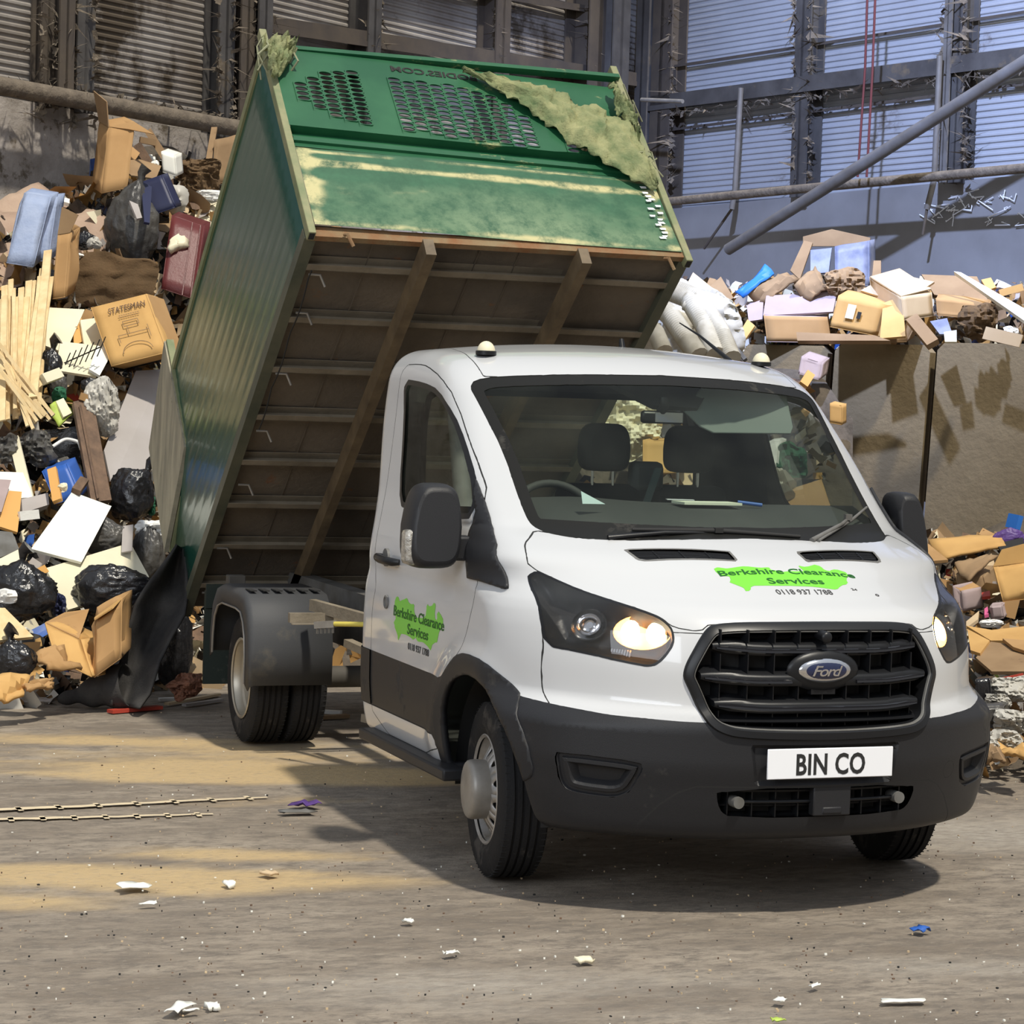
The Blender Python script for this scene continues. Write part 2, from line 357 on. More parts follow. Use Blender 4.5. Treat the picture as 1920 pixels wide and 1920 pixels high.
def lsd(P,line):
    line=np.array(line,float); d=np.full(len(P),1e9)
    for a,b in zip(line[:-1],line[1:]):
        e=b-a; w_=P-a; t=np.clip((w_@e)/(e@e),0,1); d=np.minimum(d,np.hypot(*(w_-t[:,None]*e).T))
    return d
def smoothpoly(p,k=1):
    p=np.array(p,float)
    for _ in range(k):
        q=np.roll(p,-1,0); p=np.stack([p*.78+q*.22,p*.22+q*.78],1).reshape(-1,2)
    return p
def fy(x,z): # front surface y at x,z
    a=abs(x); yf=float(np.interp(z,*_PF)); w_=min(max((z-.70)/.12,0),1)*min(max((1.30-z)/.12,0),1); w_=w_*w_*(3-2*w_)
    return yf+(1-w_)*.46*a**2.3+w_*.62*a**2.75
class Shell:
    def __init__(s):
        s.V,s.T=surface_net(); s.L=np.zeros(len(s.T),int); s.names=['body']
    def cut(s,gf,name,on=('body',)):
        if name not in s.names: s.names.append(name)
        lab=s.names.index(name); ons=[s.names.index(q) for q in on if q in s.names]
        g=gf(s.V); g=np.where(np.abs(g)<.0012,0,g)
        sel=np.isin(s.L,ons); gt=g[s.T]; neg=(gt<0).any(1); pos=(gt>0).any(1)
        allin=sel&neg&~pos; s.L[allin]=lab
        cross=sel&neg&pos; keepT=s.T[~cross]; keepL=s.L[~cross]; edge={}; newV=[]; nT=[]; nL=[]
        base=len(s.V)
        def ev(a,b):
            k=(a,b) if a<b else (b,a)
            if k not in edge:
                t=g[k[0]]/(g[k[0]]-g[k[1]]); edge[k]=base+len(newV); newV.append(s.V[k[0]]*(1-t)+s.V[k[1]]*t)
            return edge[k]
        for tri,l in zip(s.T[cross],s.L[cross]):
            i_=[];o_=[]
            for q in range(3):
                a,b=tri[q],tri[(q+1)%3]
                if g[a]<=0: i_.append(a)
                if g[a]>=0: o_.append(a)
                if (g[a]<0 and g[b]>0) or (g[a]>0 and g[b]<0):
                    e=ev(a,b); i_.append(e); o_.append(e)
            for P_,lb in ((i_,lab),(o_,l)):
                for q in range(1,len(P_)-1): nT.append((P_[0],P_[q],P_[q+1])); nL.append(lb)
        if nT:
            s.V=np.concatenate([s.V,np.array(newV)]) if newV else s.V
            # neighbours not selected keep T-junctions only at label borders
            s.T=np.concatenate([keepT,np.array(nT)]); s.L=np.concatenate([keepL,np.array(nL)])
    def part(s,labels,name,mats,parent,off=0,disp=None,shade=None,xs=0,solid=0,ymin=-9,ymax=9):
        ids=[s.names.index(q) for q in labels if q in s.names]; m_=np.isin(s.L,ids)
        if xs: cx=s.V[s.T].mean(1)[:,0]; m_&=(cx*xs>0)
        cy=s.V[s.T].mean(1)[:,1]; m_&=(cy>ymin)&(cy<ymax)
        T=s.T[m_]; L=s.L[m_]; u,inv=np.unique(T,return_inverse=True); V=s.V[u].copy(); T=inv.reshape(-1,3)
        nn=cabgrad(V); V2=V+nn*off
        if disp is not None: V2=V+nn*disp(V)[:,None]
        me=bpy.data.meshes.new(name); me.from_pydata(V2.tolist(),[],T.tolist())
        if not isinstance(mats,(list,tuple)): mats=[mats]
        for k in mats: me.materials.append(k)
        if len(mats)>1: me.polygons.foreach_set('material_index',[min(ids.index(l),len(mats)-1) for l in L])
        me.polygons.foreach_set('use_smooth',[True]*len(me.polygons)); me.update()
        if disp is None: me.normals_split_custom_set_from_vertices(nn.tolist())
        else: me.set_sharp_from_angle(angle=math.radians(shade or 35))
        o=link(name,me,parent)
        if solid: q=o.modifiers.new('s','SOLIDIFY'); q.thickness=solid; q.offset=-1
        return o
sh=Shell()
az=lambda V:np.stack([np.abs(V[:,0]),V[:,2]],1); xz=lambda V:V[:,[0,2]]; yz=lambda V:V[:,[1,2]]; ay=lambda V:np.stack([np.abs(V[:,0]),V[:,1]],1); xy=lambda V:V[:,[0,1]]
front=lambda V:V[:,1]-1.05
side=lambda V:.70-np.abs(V[:,0])
def sym(p): return np.array([(-a,b) for a,b in p[::-1]]+list(p))
WS=smoothpoly(sym([(.001,2.03),(.39,2.022),(.70,2.003),(.79,1.985),(.824,1.95),(.818,1.90),(.795,1.68),(.80,1.474),(.798,1.412),(.785,1.390),(.758,1.375),(.674,1.363),(.508,1.363),(.33,1.371),(.001,1.378)][::-1]))
dws=lambda V:np.maximum(np.maximum(psd(xz(V),WS),front(V)),1.34-V[:,2])
sh.cut(dws,'frit'); 
sh.cut(lambda V:np.maximum(np.maximum(dws(V)+.042,1.415+.02*np.abs(V[:,0])-V[:,2]),0-1),'ws_glass',('frit',))
# side windows
WN=smoothpoly([(1.481,1.986),(1.183,1.970),(.96,1.939),(.719,1.834),(.553,1.724),(.37,1.575),(.285,1.465),(.305,1.395),(1.17,1.395),(1.285,1.482),(1.396,1.8)])
dwn=lambda V:np.maximum(psd(yz(V),WN),side(V))
sh.cut(dwn,'rubber_w'); sh.cut(lambda V:np.maximum(dwn(V)+.024,-1),'side_glass',('rubber_w',))
# rear window
RW=smoothpoly([(-.68,1.90),(-.64,1.95),(0,1.955),(.64,1.95),(.68,1.90),(.74,1.42),(.71,1.37),(0,1.365),(-.71,1.37),(-.74,1.42)]); drw=lambda V:np.maximum(psd(xz(V),RW),1.4-V[:,1])
sh.cut(drw,'rubber_r'); sh.cut(lambda V:drw(V)+.03,'rear_glass',('rubber_r',))
# wheel arch
AO=smoothpoly([(.352,.30),(.345,.42),(.345,.60),(.285,.70),(.20,.765),(.03,.812),(-.148,.803),(-.318,.735),(-.448,.637),(-.51,.502),(-.515,.36),(-.52,.25)],1)
dao=lambda V:np.maximum(psd(yz(V),AO),.70-np.abs(V[:,0]))
sh.cut(dao,'arch_hole')
# grille, lower grille, headlamps
GR=smoothpoly([(-.40,1.10),(-.453,1.062),(-.535,.918),(-.505,.85),(-.468,.75),(-.432,.715),(-.36,.692),(0,.684),(.36,.692),(.432,.715),(.468,.75),(.505,.85),(.535,.918),(.453,1.062),(.40,1.10),(0,1.105)])
dgr=lambda V:np.maximum(psd(xz(V),GR),V[:,1]+.5)
sh.cut(dgr,'gr_ring'); sh.cut(lambda V:dgr(V)+.030,'gr_inner',('gr_ring',)); sh.cut(lambda V:dgr(V)+.036,'gr_hole',('gr_inner',))
HL=smoothpoly([(.905,1.258),(.80,1.197),(.744,1.172),(.625,1.131),(.577,1.110),(.548,1.074),(.549,1.02),(.588,.960),(.625,.928),(.700,.938),(.826,.962),(.923,.974),(.928,1.105)],1)
dhl=lambda V:np.maximum(psd(az(V),HL),V[:,1]+.05)
sh.cut(dhl,'lens_rim'); sh.cut(lambda V:dhl(V)+.008,'lens',('lens_rim',))
LG=smoothpoly([(-.42,.502),(-.40,.42),(-.36,.388),(.36,.388),(.40,.42),(.42,.502)]); dlg=lambda V:np.maximum(psd(xz(V),LG),V[:,1]+.5)
sh.cut(dlg,'lg_hole')
# bumper
BT=[(0,.742),(.543,.742),(.771,.750),(.927,.768),(1.02,.782),(1.10,.790)]
bt=lambda V:np.interp(np.abs(V[:,0]),[p[0] for p in BT],[p[1] for p in BT])
dbm=lambda V:np.maximum(V[:,2]-bt(V),V[:,1]+.30)
sh.cut(dbm,'bumper')
TR=smoothpoly([(.60,.755),(.324,.750),(.22,.83),(.132,.872),(.031,.893),(-.169,.885),(-.32,.83),(-.43,.775),(-.54,.62),(-.56,.50),(-.50,.46),(-.2,.45),(.2,.2),(.40,.2),(.415,.515),(.60,.515)],1)
TR2=[(1.62,.757),(.36,.752),(.36,.512),(1.62,.512)]
dtr=lambda V:np.maximum(np.minimum(psd(yz(V),TR),psd(yz(V),TR2)),np.maximum(side(V),.32-V[:,2]))
sh.cut(dtr,'trim',('body','bumper'))
FG=smoothpoly([(.925,.602),(.934,.580),(.91,.482),(.877,.450),(.71,.442),(.664,.560),(.680,.588)]); dfg=lambda V:np.maximum(psd(az(V),FG),V[:,1]+.3)
sh.cut(dfg,'fog_a',('bumper',)); sh.cut(lambda V:dfg(V)+.018,'fog_b',('fog_a',)); sh.cut(lambda V:dfg(V)+.034,'fog_c',('fog_b',)); sh.cut(lambda V:dfg(V)+.048,'fog_d',('fog_c',))
PR=[(-.31,.665),(-.285,.512),(.285,.512),(.31,.665)]; dpr=lambda V:np.maximum(psd(xz(V),PR),V[:,1]+.5)
sh.cut(dpr,'pl_a',('bumper',)); sh.cut(lambda V:dpr(V)+.014,'pl_b',('pl_a',))
SK=[(.42,.505),(.49,.503),(.545,.478),(.60,.43),(.66,.345),(.665,.28)]
SKP=np.array([(0,.506)]+SK[:-1]+[(.675,.20),(0,.20)])
dsk=lambda V:np.maximum(psd(az(V),SKP),V[:,1]+.3)
sh.cut(lambda V:dsk(V)-.003,'gap_b',('bumper',)); sh.cut(lambda V:dsk(V)+.003,'skirt',('gap_b',))
dcc=lambda V:np.maximum(np.hypot(V[:,0]-.602,V[:,2]-.533)-.034,V[:,1]+.3)
sh.cut(lambda V:dcc(V)-.0015,'gap_c',('bumper',)); sh.cut(lambda V:dcc(V)+.0015,'skirt',('gap_c',))
# hood
HD=sym([(0.001,1.380),(.33,1.373),(.508,1.364),(.674,1.366),(.758,1.379),(.80,1.384),(.836,1.361),(.876,1.336),(.897,1.299),(.905,1.258),(.80,1.197),(.744,1.172),(.625,1.131),(.577,1.110),(.550,1.078),(.460,1.066),(.42,1.098),(.001,1.105)][::-1])
HD=smoothpoly(HD)
dhd=lambda V:np.maximum(psd(xz(V),HD),V[:,1]-.02)
sh.cut(lambda V:dhd(V)-.002,'gap_h'); sh.cut(lambda V:dhd(V)+.002,'hood',('gap_h',))
VT=[(.143,-.438),(.553,-.335),(.535,-.435),(.505,-.457),(.147,-.531)]
dvt=lambda V:np.maximum(psd(ay(V),VT),1.2-V[:,2])
sh.cut(dvt,'vent_rim',('hood',)); sh.cut(lambda V:dvt(V)+.010,'vent',('vent_rim',))
# door
DR=smoothpoly([(1.54,2.05),(1.35,2.052),(1.22,2.043),(.975,1.994),(.778,1.91),(.32,1.563),(.25,1.464),(.039,1.183),(.03,1.113),(.085,.965),(.11,.89),(.23,.82),(.33,.745),(.42,.62),(.43,.40),(1.36,.40),(1.372,.76),(1.38,.96),(1.345,1.045),(1.405,1.11),(1.425,1.19),(1.48,1.5),(1.53,1.9)],1)
ddr=lambda V:np.maximum(psd(yz(V),DR),side(V))
sh.cut(lambda V:ddr(V)-.0022,'gap_d',('body','trim','gap_h')); sh.cut(lambda V:ddr(V)+.0022,'door_any',('gap_d',))
sh.cut(lambda V:np.maximum(dtr(V),-1),'door_trim',('door_any',))
sh.cut(lambda V:np.maximum(V[:,2]-.512,side(V)),'sill_gap',('door_any','body'))
sh.cut(lambda V:np.maximum(V[:,2]-.506,side(V)),'sill',('sill_gap',))
TRI=[(.371,1.571),(.31,1.523),(.243,1.471),(.148,1.397),(-.01,1.325),(-.116,1.245),(-.205,1.160),(-.092,1.170),(.008,1.178),(.123,1.180),(.187,1.279),(.239,1.362),(.258,1.434),(.325,1.503)]
dti=lambda V:np.maximum(psd(yz(V),TRI),side(V)); sh.cut(dti,'mirror_tri',('door_any','gap_d','body','hood','gap_h','rubber_w','side_glass','frit'))
# seams on the body
FA=[(0,.6),(.927,.6),(.927,.768),(.932,.90),(.925,.975),(.925,1.06),(0,1.06)]
dfa=lambda V:np.maximum(psd(az(V),FA),V[:,1]+.25)
sh.cut(lambda V:dfa(V)-.0018,'gap_s'); sh.cut(lambda V:dfa(V)+.0018,'fascia',('gap_s',))
dro=lambda V:np.maximum(np.abs(V[:,0])-np.interp(V[:,1],[.8,.99,1.4,1.78],[.752,.745,.695,.69]),2.0-V[:,2])
sh.cut(lambda V:dro(V)-.002,'gap_s'); sh.cut(lambda V:dro(V)+.002,'roof',('gap_s',))
# decals
DB=[(1.034,1.03),(.996,1.026),(.986,1.01),(.942,1.022),(.913,1.027),(.885,1.036),(.854,1.017),(.817,1.013),(.773,1.02),(.778,.996),(.758,.975),(.736,.963),(.639,.971),(.608,.988),(.615,1.033),(.599,1.037),(.591,1.026),(.542,1.031),(.517,1.052),(.492,1.038),(.497,1.008),(.486,.979),(.457,.975),(.471,1.007),(.452,1.018),(.417,1.006),(.385,.991),(.379,.962),(.426,.937),(.435,.912),(.44,.887),(.464,.888),(.509,.871),(.519,.845),(.569,.861),(.629,.87),(.702,.865),(.735,.881),(.757,.865),(.819,.874),(.871,.877),(.937,.874),(.955,.854),(.94,.844),(.976,.84),(.982,.862),(1.029,.892),(1.05,.915),(1.024,.921),(1.023,.942),(1.051,.974),(1.053,1.005)]
sh.cut(lambda V:np.maximum(psd(yz(V),DB),V[:,0]+.7),'decal_door',('door_any',))
HB=[(-.269,-.562),(-.245,-.56),(-.227,-.573),(-.198,-.571),(-.145,-.564),(-.102,-.572),(-.076,-.578),(-.038,-.573),(-.04,-.592),(-.016,-.595),(0,-.606),(.028,-.6),(.101,-.598),(.092,-.565),(.103,-.559),(.123,-.569),(.174,-.547),(.195,-.557),(.199,-.584),(.228,-.586),(.228,-.572),(.262,-.57),(.296,-.583),(.289,-.609),(.264,-.636),(.261,-.669),(.217,-.684),(.183,-.72),(.15,-.714),(.085,-.702),(-.02,-.697),(-.167,-.693),(-.18,-.707),(-.186,-.727),(-.213,-.728),(-.207,-.705),(-.249,-.659),(-.237,-.649),(-.228,-.622),(-.264,-.617),(-.272,-.58)]
sh.cut(lambda V:np.maximum(psd(xy(V),HB),1.1-V[:,2]),'decal_hood',('hood',))

truck=empty('tipper_truck'); tag(truck,'white tipper truck with its green caged body raised, parked on the shed floor','truck')
sh.part(['body','roof','fascia','sill','gap_s','gap_h','gap_d','sill_gap'],'cab_body',[M['paint']]*4+[M['gap']],truck)
hood=sh.part(['hood'],'bonnet',M['paint'],truck)
sh.part(['decal_hood'],'decal',M['lime'],hood,off=.0006)['label']='lime green county-shaped decal on the bonnet'
door={}
for s_ in (-1,1):
    d_=sh.part(['door_any','door_trim'],'door',[M['paint'],M['plastic']],truck,xs=s_); door[s_]=d_
    sh.part(['rubber_w'],'window_seal',M['satin'],d_,xs=s_)
    sh.part(['side_glass'],'window_glass',M['glass'],d_,xs=s_,off=-.008)
    sh.part(['trim'],'wheel_arch_trim',M['plastic'],truck,xs=s_,off=.006,solid=.03,ymax=1.0); sh.part(['trim'],'rear_corner_trim',M['plastic'],truck,xs=s_,off=.006,ymin=1.0)
    sh.part(['mirror_tri'],'quarter_trim',M['plastic'],truck,xs=s_,off=.014,solid=.02)
sh.part(['decal_door'],'decal',M['lime'],door[-1],off=.0006)['label']='lime green county-shaped decal on the driver door'
ws=sh.part(['frit'],'windscreen_surround',M['frit'],truck,off=-.002)
sh.part(['ws_glass'],'windscreen',M['glass'],truck,off=-.004)
rwf=sh.part(['rubber_r'],'rear_window_seal',M['satin'],truck); sh.part(['rear_glass'],'rear_window',M['glass'],truck)
vt=sh.part(['vent_rim'],'bonnet_vent',M['chgrey'],hood,off=.001)
def vdisp(V): return -np.clip(-dvt(V)-.009,0,.004)*4
sh.part(['vent'],'vent_recess',M['gap'],hood,disp=lambda V:np.full(len(V),-.012))
b=MB()
for s_ in (-1,1):
    for k in range(7):
        a0=.148+k*.003; t=k/6; y0=-.447-.078*t; y1=-.352-.085*t
        x0,x1=s_*(.155),s_*(.54 if t<.6 else .525)
        pts=np.array([(x0,y0,1.3),(x1,y1 if t<.9 else y1+.0,1.3)])
        L_=[]
        for u in np.linspace(0,1,10):
            p=pts[0]*(1-u)+pts[1]*u; L_.append(p)
        L_=project(np.array([(p[0],p[1],1.31+(p[1]+.45)*.4) for p in L_]),4); b.tube(L_-np.array([0,0,.008]),.0035,5)
    for k in range(1,4):
        x_=s_*(.145+.1*k); yy=-.438+(abs(x_)-.143)*.25
        L_=project(np.array([(x_,yy-.012-t*.08,1.32) for t in (0,.5,1)]),4); b.tube(L_-np.array([0,0,.004]),.003,5)
b.build('vent_slats',M['satin'],hood,smooth=60)
bump=sh.part(['bumper','skirt','gap_b','gap_c'],'bumper',[M['plastic'],M['plastic'],M['gap'],M['gap']],truck,off=.0)
def rs_(p,n):
    q=np.vstack([p,p[:1]]); d=np.r_[0,np.cumsum(np.hypot(*np.diff(q,axis=0).T))]; t=np.linspace(0,d[-1],n,endpoint=False); return np.stack([np.interp(t,d,q[:,0]),np.interp(t,d,q[:,1])],1)
def inward(G,k=4):
    t=np.roll(G,-1,0)-np.roll(G,1,0); t/=np.hypot(*t.T)[:,None]; n=np.stack([-t[:,1],t[:,0]],1)
    if np.mean(np.sum(n*(G-G.mean(0)),1))>0: n=-n
    for _ in range(k): n=np.roll(n,1,0)+n*2+np.roll(n,-1,0); n/=np.hypot(*n.T)[:,None]
    return n
Gf=rs_(smoothpoly(FG,1),110); Nf=inward(Gf)
for s_ in (-1,1):
    rings=[]
    for d,o in ((-.001,-.001),(.004,-.011),(.016,-.012),(.019,.000),(.031,.001),(.036,-.004),(.050,-.036)):
        q=Gf+Nf*d; P=np.array([(s_*a,fy(a,z),z) for a,z in q]); P=project(P,5); rings.append(P+cabgrad(P)*o)
    b=MB(); b.grid(np.array(rings).transpose(1,0,2),closedu=True); b.add(rings[-1],[tuple(range(len(Gf)))]); b.build('fog_lamp_blank',M['plastic'],bump,smooth=35,recalc=True)
sh.part(['pl_a','pl_b'],'plate_recess',M['plastic'],bump,disp=lambda V:-.016*np.clip(-dpr(V)/.013,0,1),shade=20)
# grille
GR2=smoothpoly(GR,2)
def resample(p,n):
    q=np.vstack([p,p[:1]]); d=np.r_[0,np.cumsum(np.hypot(*np.diff(q,axis=0).T))]; t=np.linspace(0,d[-1],n,endpoint=False); return np.stack([np.interp(t,d,q[:,0]),np.interp(t,d,q[:,1])],1)
G_=resample(GR2,220); tg=np.roll(G_,-2,0)-np.roll(G_,2,0); tg/=np.hypot(*tg.T)[:,None]; ing=np.stack([-tg[:,1],tg[:,0]],1)
if np.mean(np.sum(ing*(G_-G_.mean(0)),1))>0: ing=-ing
for _ in range(5): ing=(np.roll(ing,1,0)+ing*2+np.roll(ing,-1,0)); ing/=np.hypot(*ing.T)[:,None]
def sweep(prof,name,m_,parent):
    b=MB(); P=[]
    for g_,n_ in zip(G_,ing):
        P.append([(g_[0]+n_[0]*d,fy(g_[0]+n_[0]*d,g_[1]+n_[1]*d)-o,g_[1]+n_[1]*d) for d,o in prof])
    b.grid(P,closedu=True); return b.build(name,m_,parent,smooth=40,recalc=True)
grl=sweep([(-.004,-.02),(-.004,.010),(.000,.016),(.024,.016),(.029,.010)],'grille',M['satin'],truck)
sweep([(.029,.010),(.0305,.011),(.033,.008),(.034,-.004)],'grille_inner_edge',M['chgrey'],grl)
sweep([(.034,-.004),(.036,-.05),(.04,-.11)],'grille_tunnel',M['satin'],grl)
b=MB(); xs_=np.linspace(-.55,.55,15)
b.grid([[(x,fy(x,.9)+.10,z) for z in (.66,1.12)] for x in xs_]); b.build('grille_backing',M['gap'],grl)
def gbar(z,hw,h,dep,fr_,m_,name,gap=0):
    b=MB(); segs=[(-hw,hw)] if not gap else [(-hw,-gap),(gap,hw)]
    for x0,x1 in segs:
        X=np.linspace(x0,x1,18); P=[]
        for x in X:
            e=min(1,(hw-abs(x))/.05+.55); yb=fy(x*.98,z)+fr_; zz=z+(.010 if abs(x)>hw-.06 else 0)*0+.03*max(0,(abs(x)-hw*.6)/hw)**1.0
            hh=h*e
            P.append([(x,yb+dep,zz-hh*.30),(x,yb,zz-hh*.5),(x,yb-.006,zz-hh*.2),(x,yb-.004,zz+hh*.25),(x,yb+.004,zz+hh*.5),(x,yb+dep,zz+hh*.9)])
        b.grid(P)
        b.add(P[0],[tuple(range(6))]); b.add(P[-1],[tuple(range(5,-1,-1))])
    return b.build(name,m_,grl,smooth=40,recalc=True)
for z,hw,g_ in ((1.005,.425,0),(.895,.470,.135),(.795,.425,0)):
    gbar(z,hw,.042,.075,.012,M['satin'],'grille_bar'); gbar(z-.006,hw-.010,.016,.01,.003,M['gloss'],'grille_bar_insert',g_)
for z0,z1 in ((1.035,1.075),(.925,.985),(.825,.875),(.70,.775)):
    for x in np.arange(-.40,.41,.1):
        b=MB(); b.box((x,fy(x,.9)+.055,(z0+z1)/2),(.004,.075,z1-z0+.01)); b.build('grille_fin',M['satin'],grl)
b=MB(); X=np.linspace(-.47,.47,16)
for z in (1.055,.745,.70): b.grid([[(x,fy(x,z)+.03,z-.006),(x,fy(x,z)+.02,z),(x,fy(x,z)+.08,z+.02)] for x in X])
b.build('grille_ledge',M['satin'],grl)
def lens_disc(c,rx,rz,ry,n=28,rings=7,mi=0,b=None,flat=0):
    b=b or MB(); P=[]
    for i in range(rings+1):
        th=math.pi/2*i/rings; P.append([(c[0]+rx*math.sin(th)*math.cos(t),c[1]-ry*math.cos(th)*(1 if not flat else 1),c[2]+rz*math.sin(th)*math.sin(t)) for t in np.linspace(0,2*math.pi,n+1)])
    b.grid(P,mi); return b
by=fy(0,.93)-.016
b=MB(); lens_disc((0,by+.035,.930),.150,.078,.030,b=b); b.box((0,by+.04,.862),(.10,.03,.04)); b.build('badge_mount',M['satin'],grl,smooth=50)
bdg=lens_disc((0,by+.020,.932),.112,.048,.026).build('badge',M['chrome'],truck,smooth=60); bdg['label']='chrome ringed blue oval maker badge'
lens_disc((0,by+.019,.932),.105,.0435,.027).build('badge_oval',M['blue'],bdg,smooth=60)
b=MB(); b.tube([(0,fy(0,1.03)+.03,1.062),(0,fy(0,1.03)-.03,1.055)],.022,14); lens_disc((0,fy(0,1.03)-.03,1.055),.022,.022,.012,b=b); b.build('front_camera',M['satin'],grl,smooth=50)
# lower grille
b=MB(); b.grid([[(x,fy(x,.45)+.09,z) for z in (.36,.53)] for x in np.linspace(-.45,.45,9)])
b.build('lower_grille_backing',M['gap'],bump)
b=MB()
for z in (.435,.395,.49): b.grid([[(x,fy(x,z)+.035,z-.008),(x,fy(x,z)+.030,z),(x,fy(x,z)+.075,z+.006)] for x in np.linspace(-.41,.41,14)])
for x in np.arange(-.36,.37,.09): b.box((x,fy(x,.45)+.055,.445),(.005,.05,.115))
b.tube([(x,fy(x,.45)+.02,.447) for x in np.linspace(-.33,.33,9)],.007,8)
lg_=b.build('lower_grille',M['satin'],bump,smooth=40)
for s_ in (-1,1):
    b=MB(); b.tube([(s_*.335,fy(.335,.447)+.06,.447),(s_*.335,fy(.335,.447)-.012,.447)],.022,18); b.build('grille_peg',M['chgrey'],bump,smooth=50)
b=MB(); b.box((.03,fy(0,.46)+.012,.455),(.155,.04,.12)); b.box((.03,fy(0,.46)-.008,.415),(.08,.01,.025)); b.build('sensor_cover',M['plastic'],bump,bevel=.006)
# headlamps
M['lhouse']=mat('lamp_housing_dark',(.016,.016,.018),.45)
for s_ in (-1,1):
    hl=sh.part(['lens_rim'],'headlight',M['satin'],truck,xs=s_,off=.001)
    sh.part(['lens'],'lamp_lens',M['lens'],hl,xs=s_,off=.001)
    sh.part(['lens','lens_rim'],'lamp_housing',M['lhouse'],hl,xs=s_,disp=lambda V:-.085*np.clip(-dhl(V)/.03,0,1),shade=180)
    nrm=cabgrad(np.array([[s_*.66,-.74,1.07]]))[0]
    c=np.array([s_*.650,-.742,1.066])-nrm*.042
    ax_=np.cross((0,0,1),nrm); ax_/=np.linalg.norm(ax_); up_=np.cross(nrm,ax_)
    def bowl(c,rx,rz,dep,name,m_,rot=0,n=26):
        b=MB(); P=[]
        for i in range(9):
            th=math.pi/2*i/8; P.append([c-nrm*dep*math.cos(th)+ax_*rx*math.sin(th)*math.cos(t)+up_*(rz*math.sin(th)*math.sin(t)) for t in np.linspace(0,2*math.pi,n)])
        b.grid(P); return b.build(name,m_,hl,smooth=80)
    bowl(c,.112,.068,.034,'lit_reflector',M['amber'])
    for dx in (-.046,.052):
        cc=c+ax_*dx; b=MB(); P=[]
        for i in range(7):
            th=math.pi*(i+.01)/6.02; P.append([cc+nrm*.016*math.cos(th)+ax_*.037*math.sin(th)*math.cos(t)+up_*.046*math.sin(th)*math.sin(t) for t in np.linspace(0,2*math.pi,16)])
        b.grid(P); b.build('lit_lamp',M['lampw'],hl,smooth=80)
    c2=c+np.array([s_*.150,.155,.014])
    nrm=cabgrad(np.array([[s_*.78,-.62,1.09]]))[0]; ax_=np.cross((0,0,1),nrm); ax_/=np.linalg.norm(ax_); up_=np.cross(nrm,ax_)
    bowl(c2,.074,.064,.045,'main_reflector',M['reflector'])
    bowl(c2+nrm*.004,.050,.044,.040,'inner_reflector',M['chrome'])
    b=MB(); b.tube([c2-nrm*.04,c2-nrm*.005],.014,12); b.build('main_bulb',M['chrome'],hl,smooth=50)
    b=MB(); c3=c+np.array([s_*.055,.060,-.085])
    for k in range(8): b.box(c3+ax_*(-.04+k*.011)-0*nrm,(.007,.01,.028),R=np.stack([ax_,nrm,up_],1))
    b.build('side_lamp_prism',M['reflector'],hl)
# plate
pz=.597; py_=-1.048
pl=MB(); pl.box((.003,py_,pz),(.52,.008,.112)); plate=pl.build('number_plate',M['plate'],truck,bevel=.003)
plate['label']='white number plate with black characters'
def text(name,s,h,fn,m_,parent,width=None,ext=.0015,bold=0,shear=0,sp=1.0,center=True):
    cu_=bpy.data.curves.new('t','FONT'); cu_.body=s; cu_.size=1; cu_.extrude=.002; cu_.offset=bold; cu_.shear=shear; cu_.space_character=sp; cu_.resolution_u=3
    o=bpy.data.objects.new('t',cu_); COL.objects.link(o); bpy.context.view_layer.update()
    dg=bpy.context.evaluated_depsgraph_get(); me=bpy.data.meshes.new_from_object(o.evaluated_get(dg)); bpy.data.objects.remove(o)
    P=np.array([v.co[:] for v in me.vertices]); 
    x0,x1=P[:,0].min(),P[:,0].max(); cap=.73
    k=h/cap; kx=(width/(x1-x0)) if width else k
    U=(P[:,0]-(x0+x1)/2)*kx if center else (P[:,0]-x0)*kx
    Q=fn(U,P[:,1]*k,np.where(P[:,2]>0,ext,-.001))
    for v,q in zip(me.vertices,Q): v.co=[float(c) for c in q]
    me.materials.append(m_); me.update(); o=link(name,me,parent); return o
text('plate_characters','BIN CO',.079,lambda u,v,w_:np.stack([u+.003,py_-.004-w_,v+pz-.040],1),M['gap'],plate,width=.285,bold=.022,sp=1.05)
text('badge_script','Ford',.040,lambda u,v,w_:np.stack([u,by-.0085-w_+0*u+ .9*(u*u)*1.0+.35*(v-.018)**2*2,v+.932-.018],1),M['chrome'],bdg,width=.125,bold=.01,shear=.35,sp=.85)
# door lettering (driver side, u runs towards the front)
def ondoor(y0,z0):
    def f(u,v,w_):
        P=project(np.stack([np.full(len(u),-1.03),y0-u,z0+v],1),4); 
        P[:,1]=y0-u; P[:,2]=z0+v; P[:,0]=-np.abs(P[:,0])-w_*.8-.0008; return P
    return f
d_=door[-1]
text('lettering','Berkshire Clearance',.046,ondoor(.711,.944),M['green_dark'],d_,width=.69,bold=.014)
text('lettering','Services',.046,ondoor(.706,.884),M['green_dark'],d_,width=.285,bold=.014)
text('lettering','0118 937 1788',.030,ondoor(.686,.819),M['letter'],d_,width=.285,bold=.010)
def onhood(x0,y0):
    def f(u,v,w_):
        yy=y0+v; P=np.stack([x0+u,yy,np.interp(yy,[-.9,-.7,-.3],[1.14,1.21,1.37])],1)
        z=P[:,2]
        for _ in range(12):
            g=(cabf(P[:,0],P[:,1],P[:,2]+.002)-cabf(P[:,0],P[:,1],P[:,2]-.002))/.004; P[:,2]-=cabf(*P.T)/np.maximum(g,.2)
        P[:,2]+=w_*.8+.0008; return P
    return f
text('lettering','Berkshire Clearance',.034,onhood(.026,-.618),M['green_dark'],hood,width=.585,bold=.012)
text('lettering','Services',.040,onhood(.031,-.683),M['green_dark'],hood,width=.238,bold=.012)
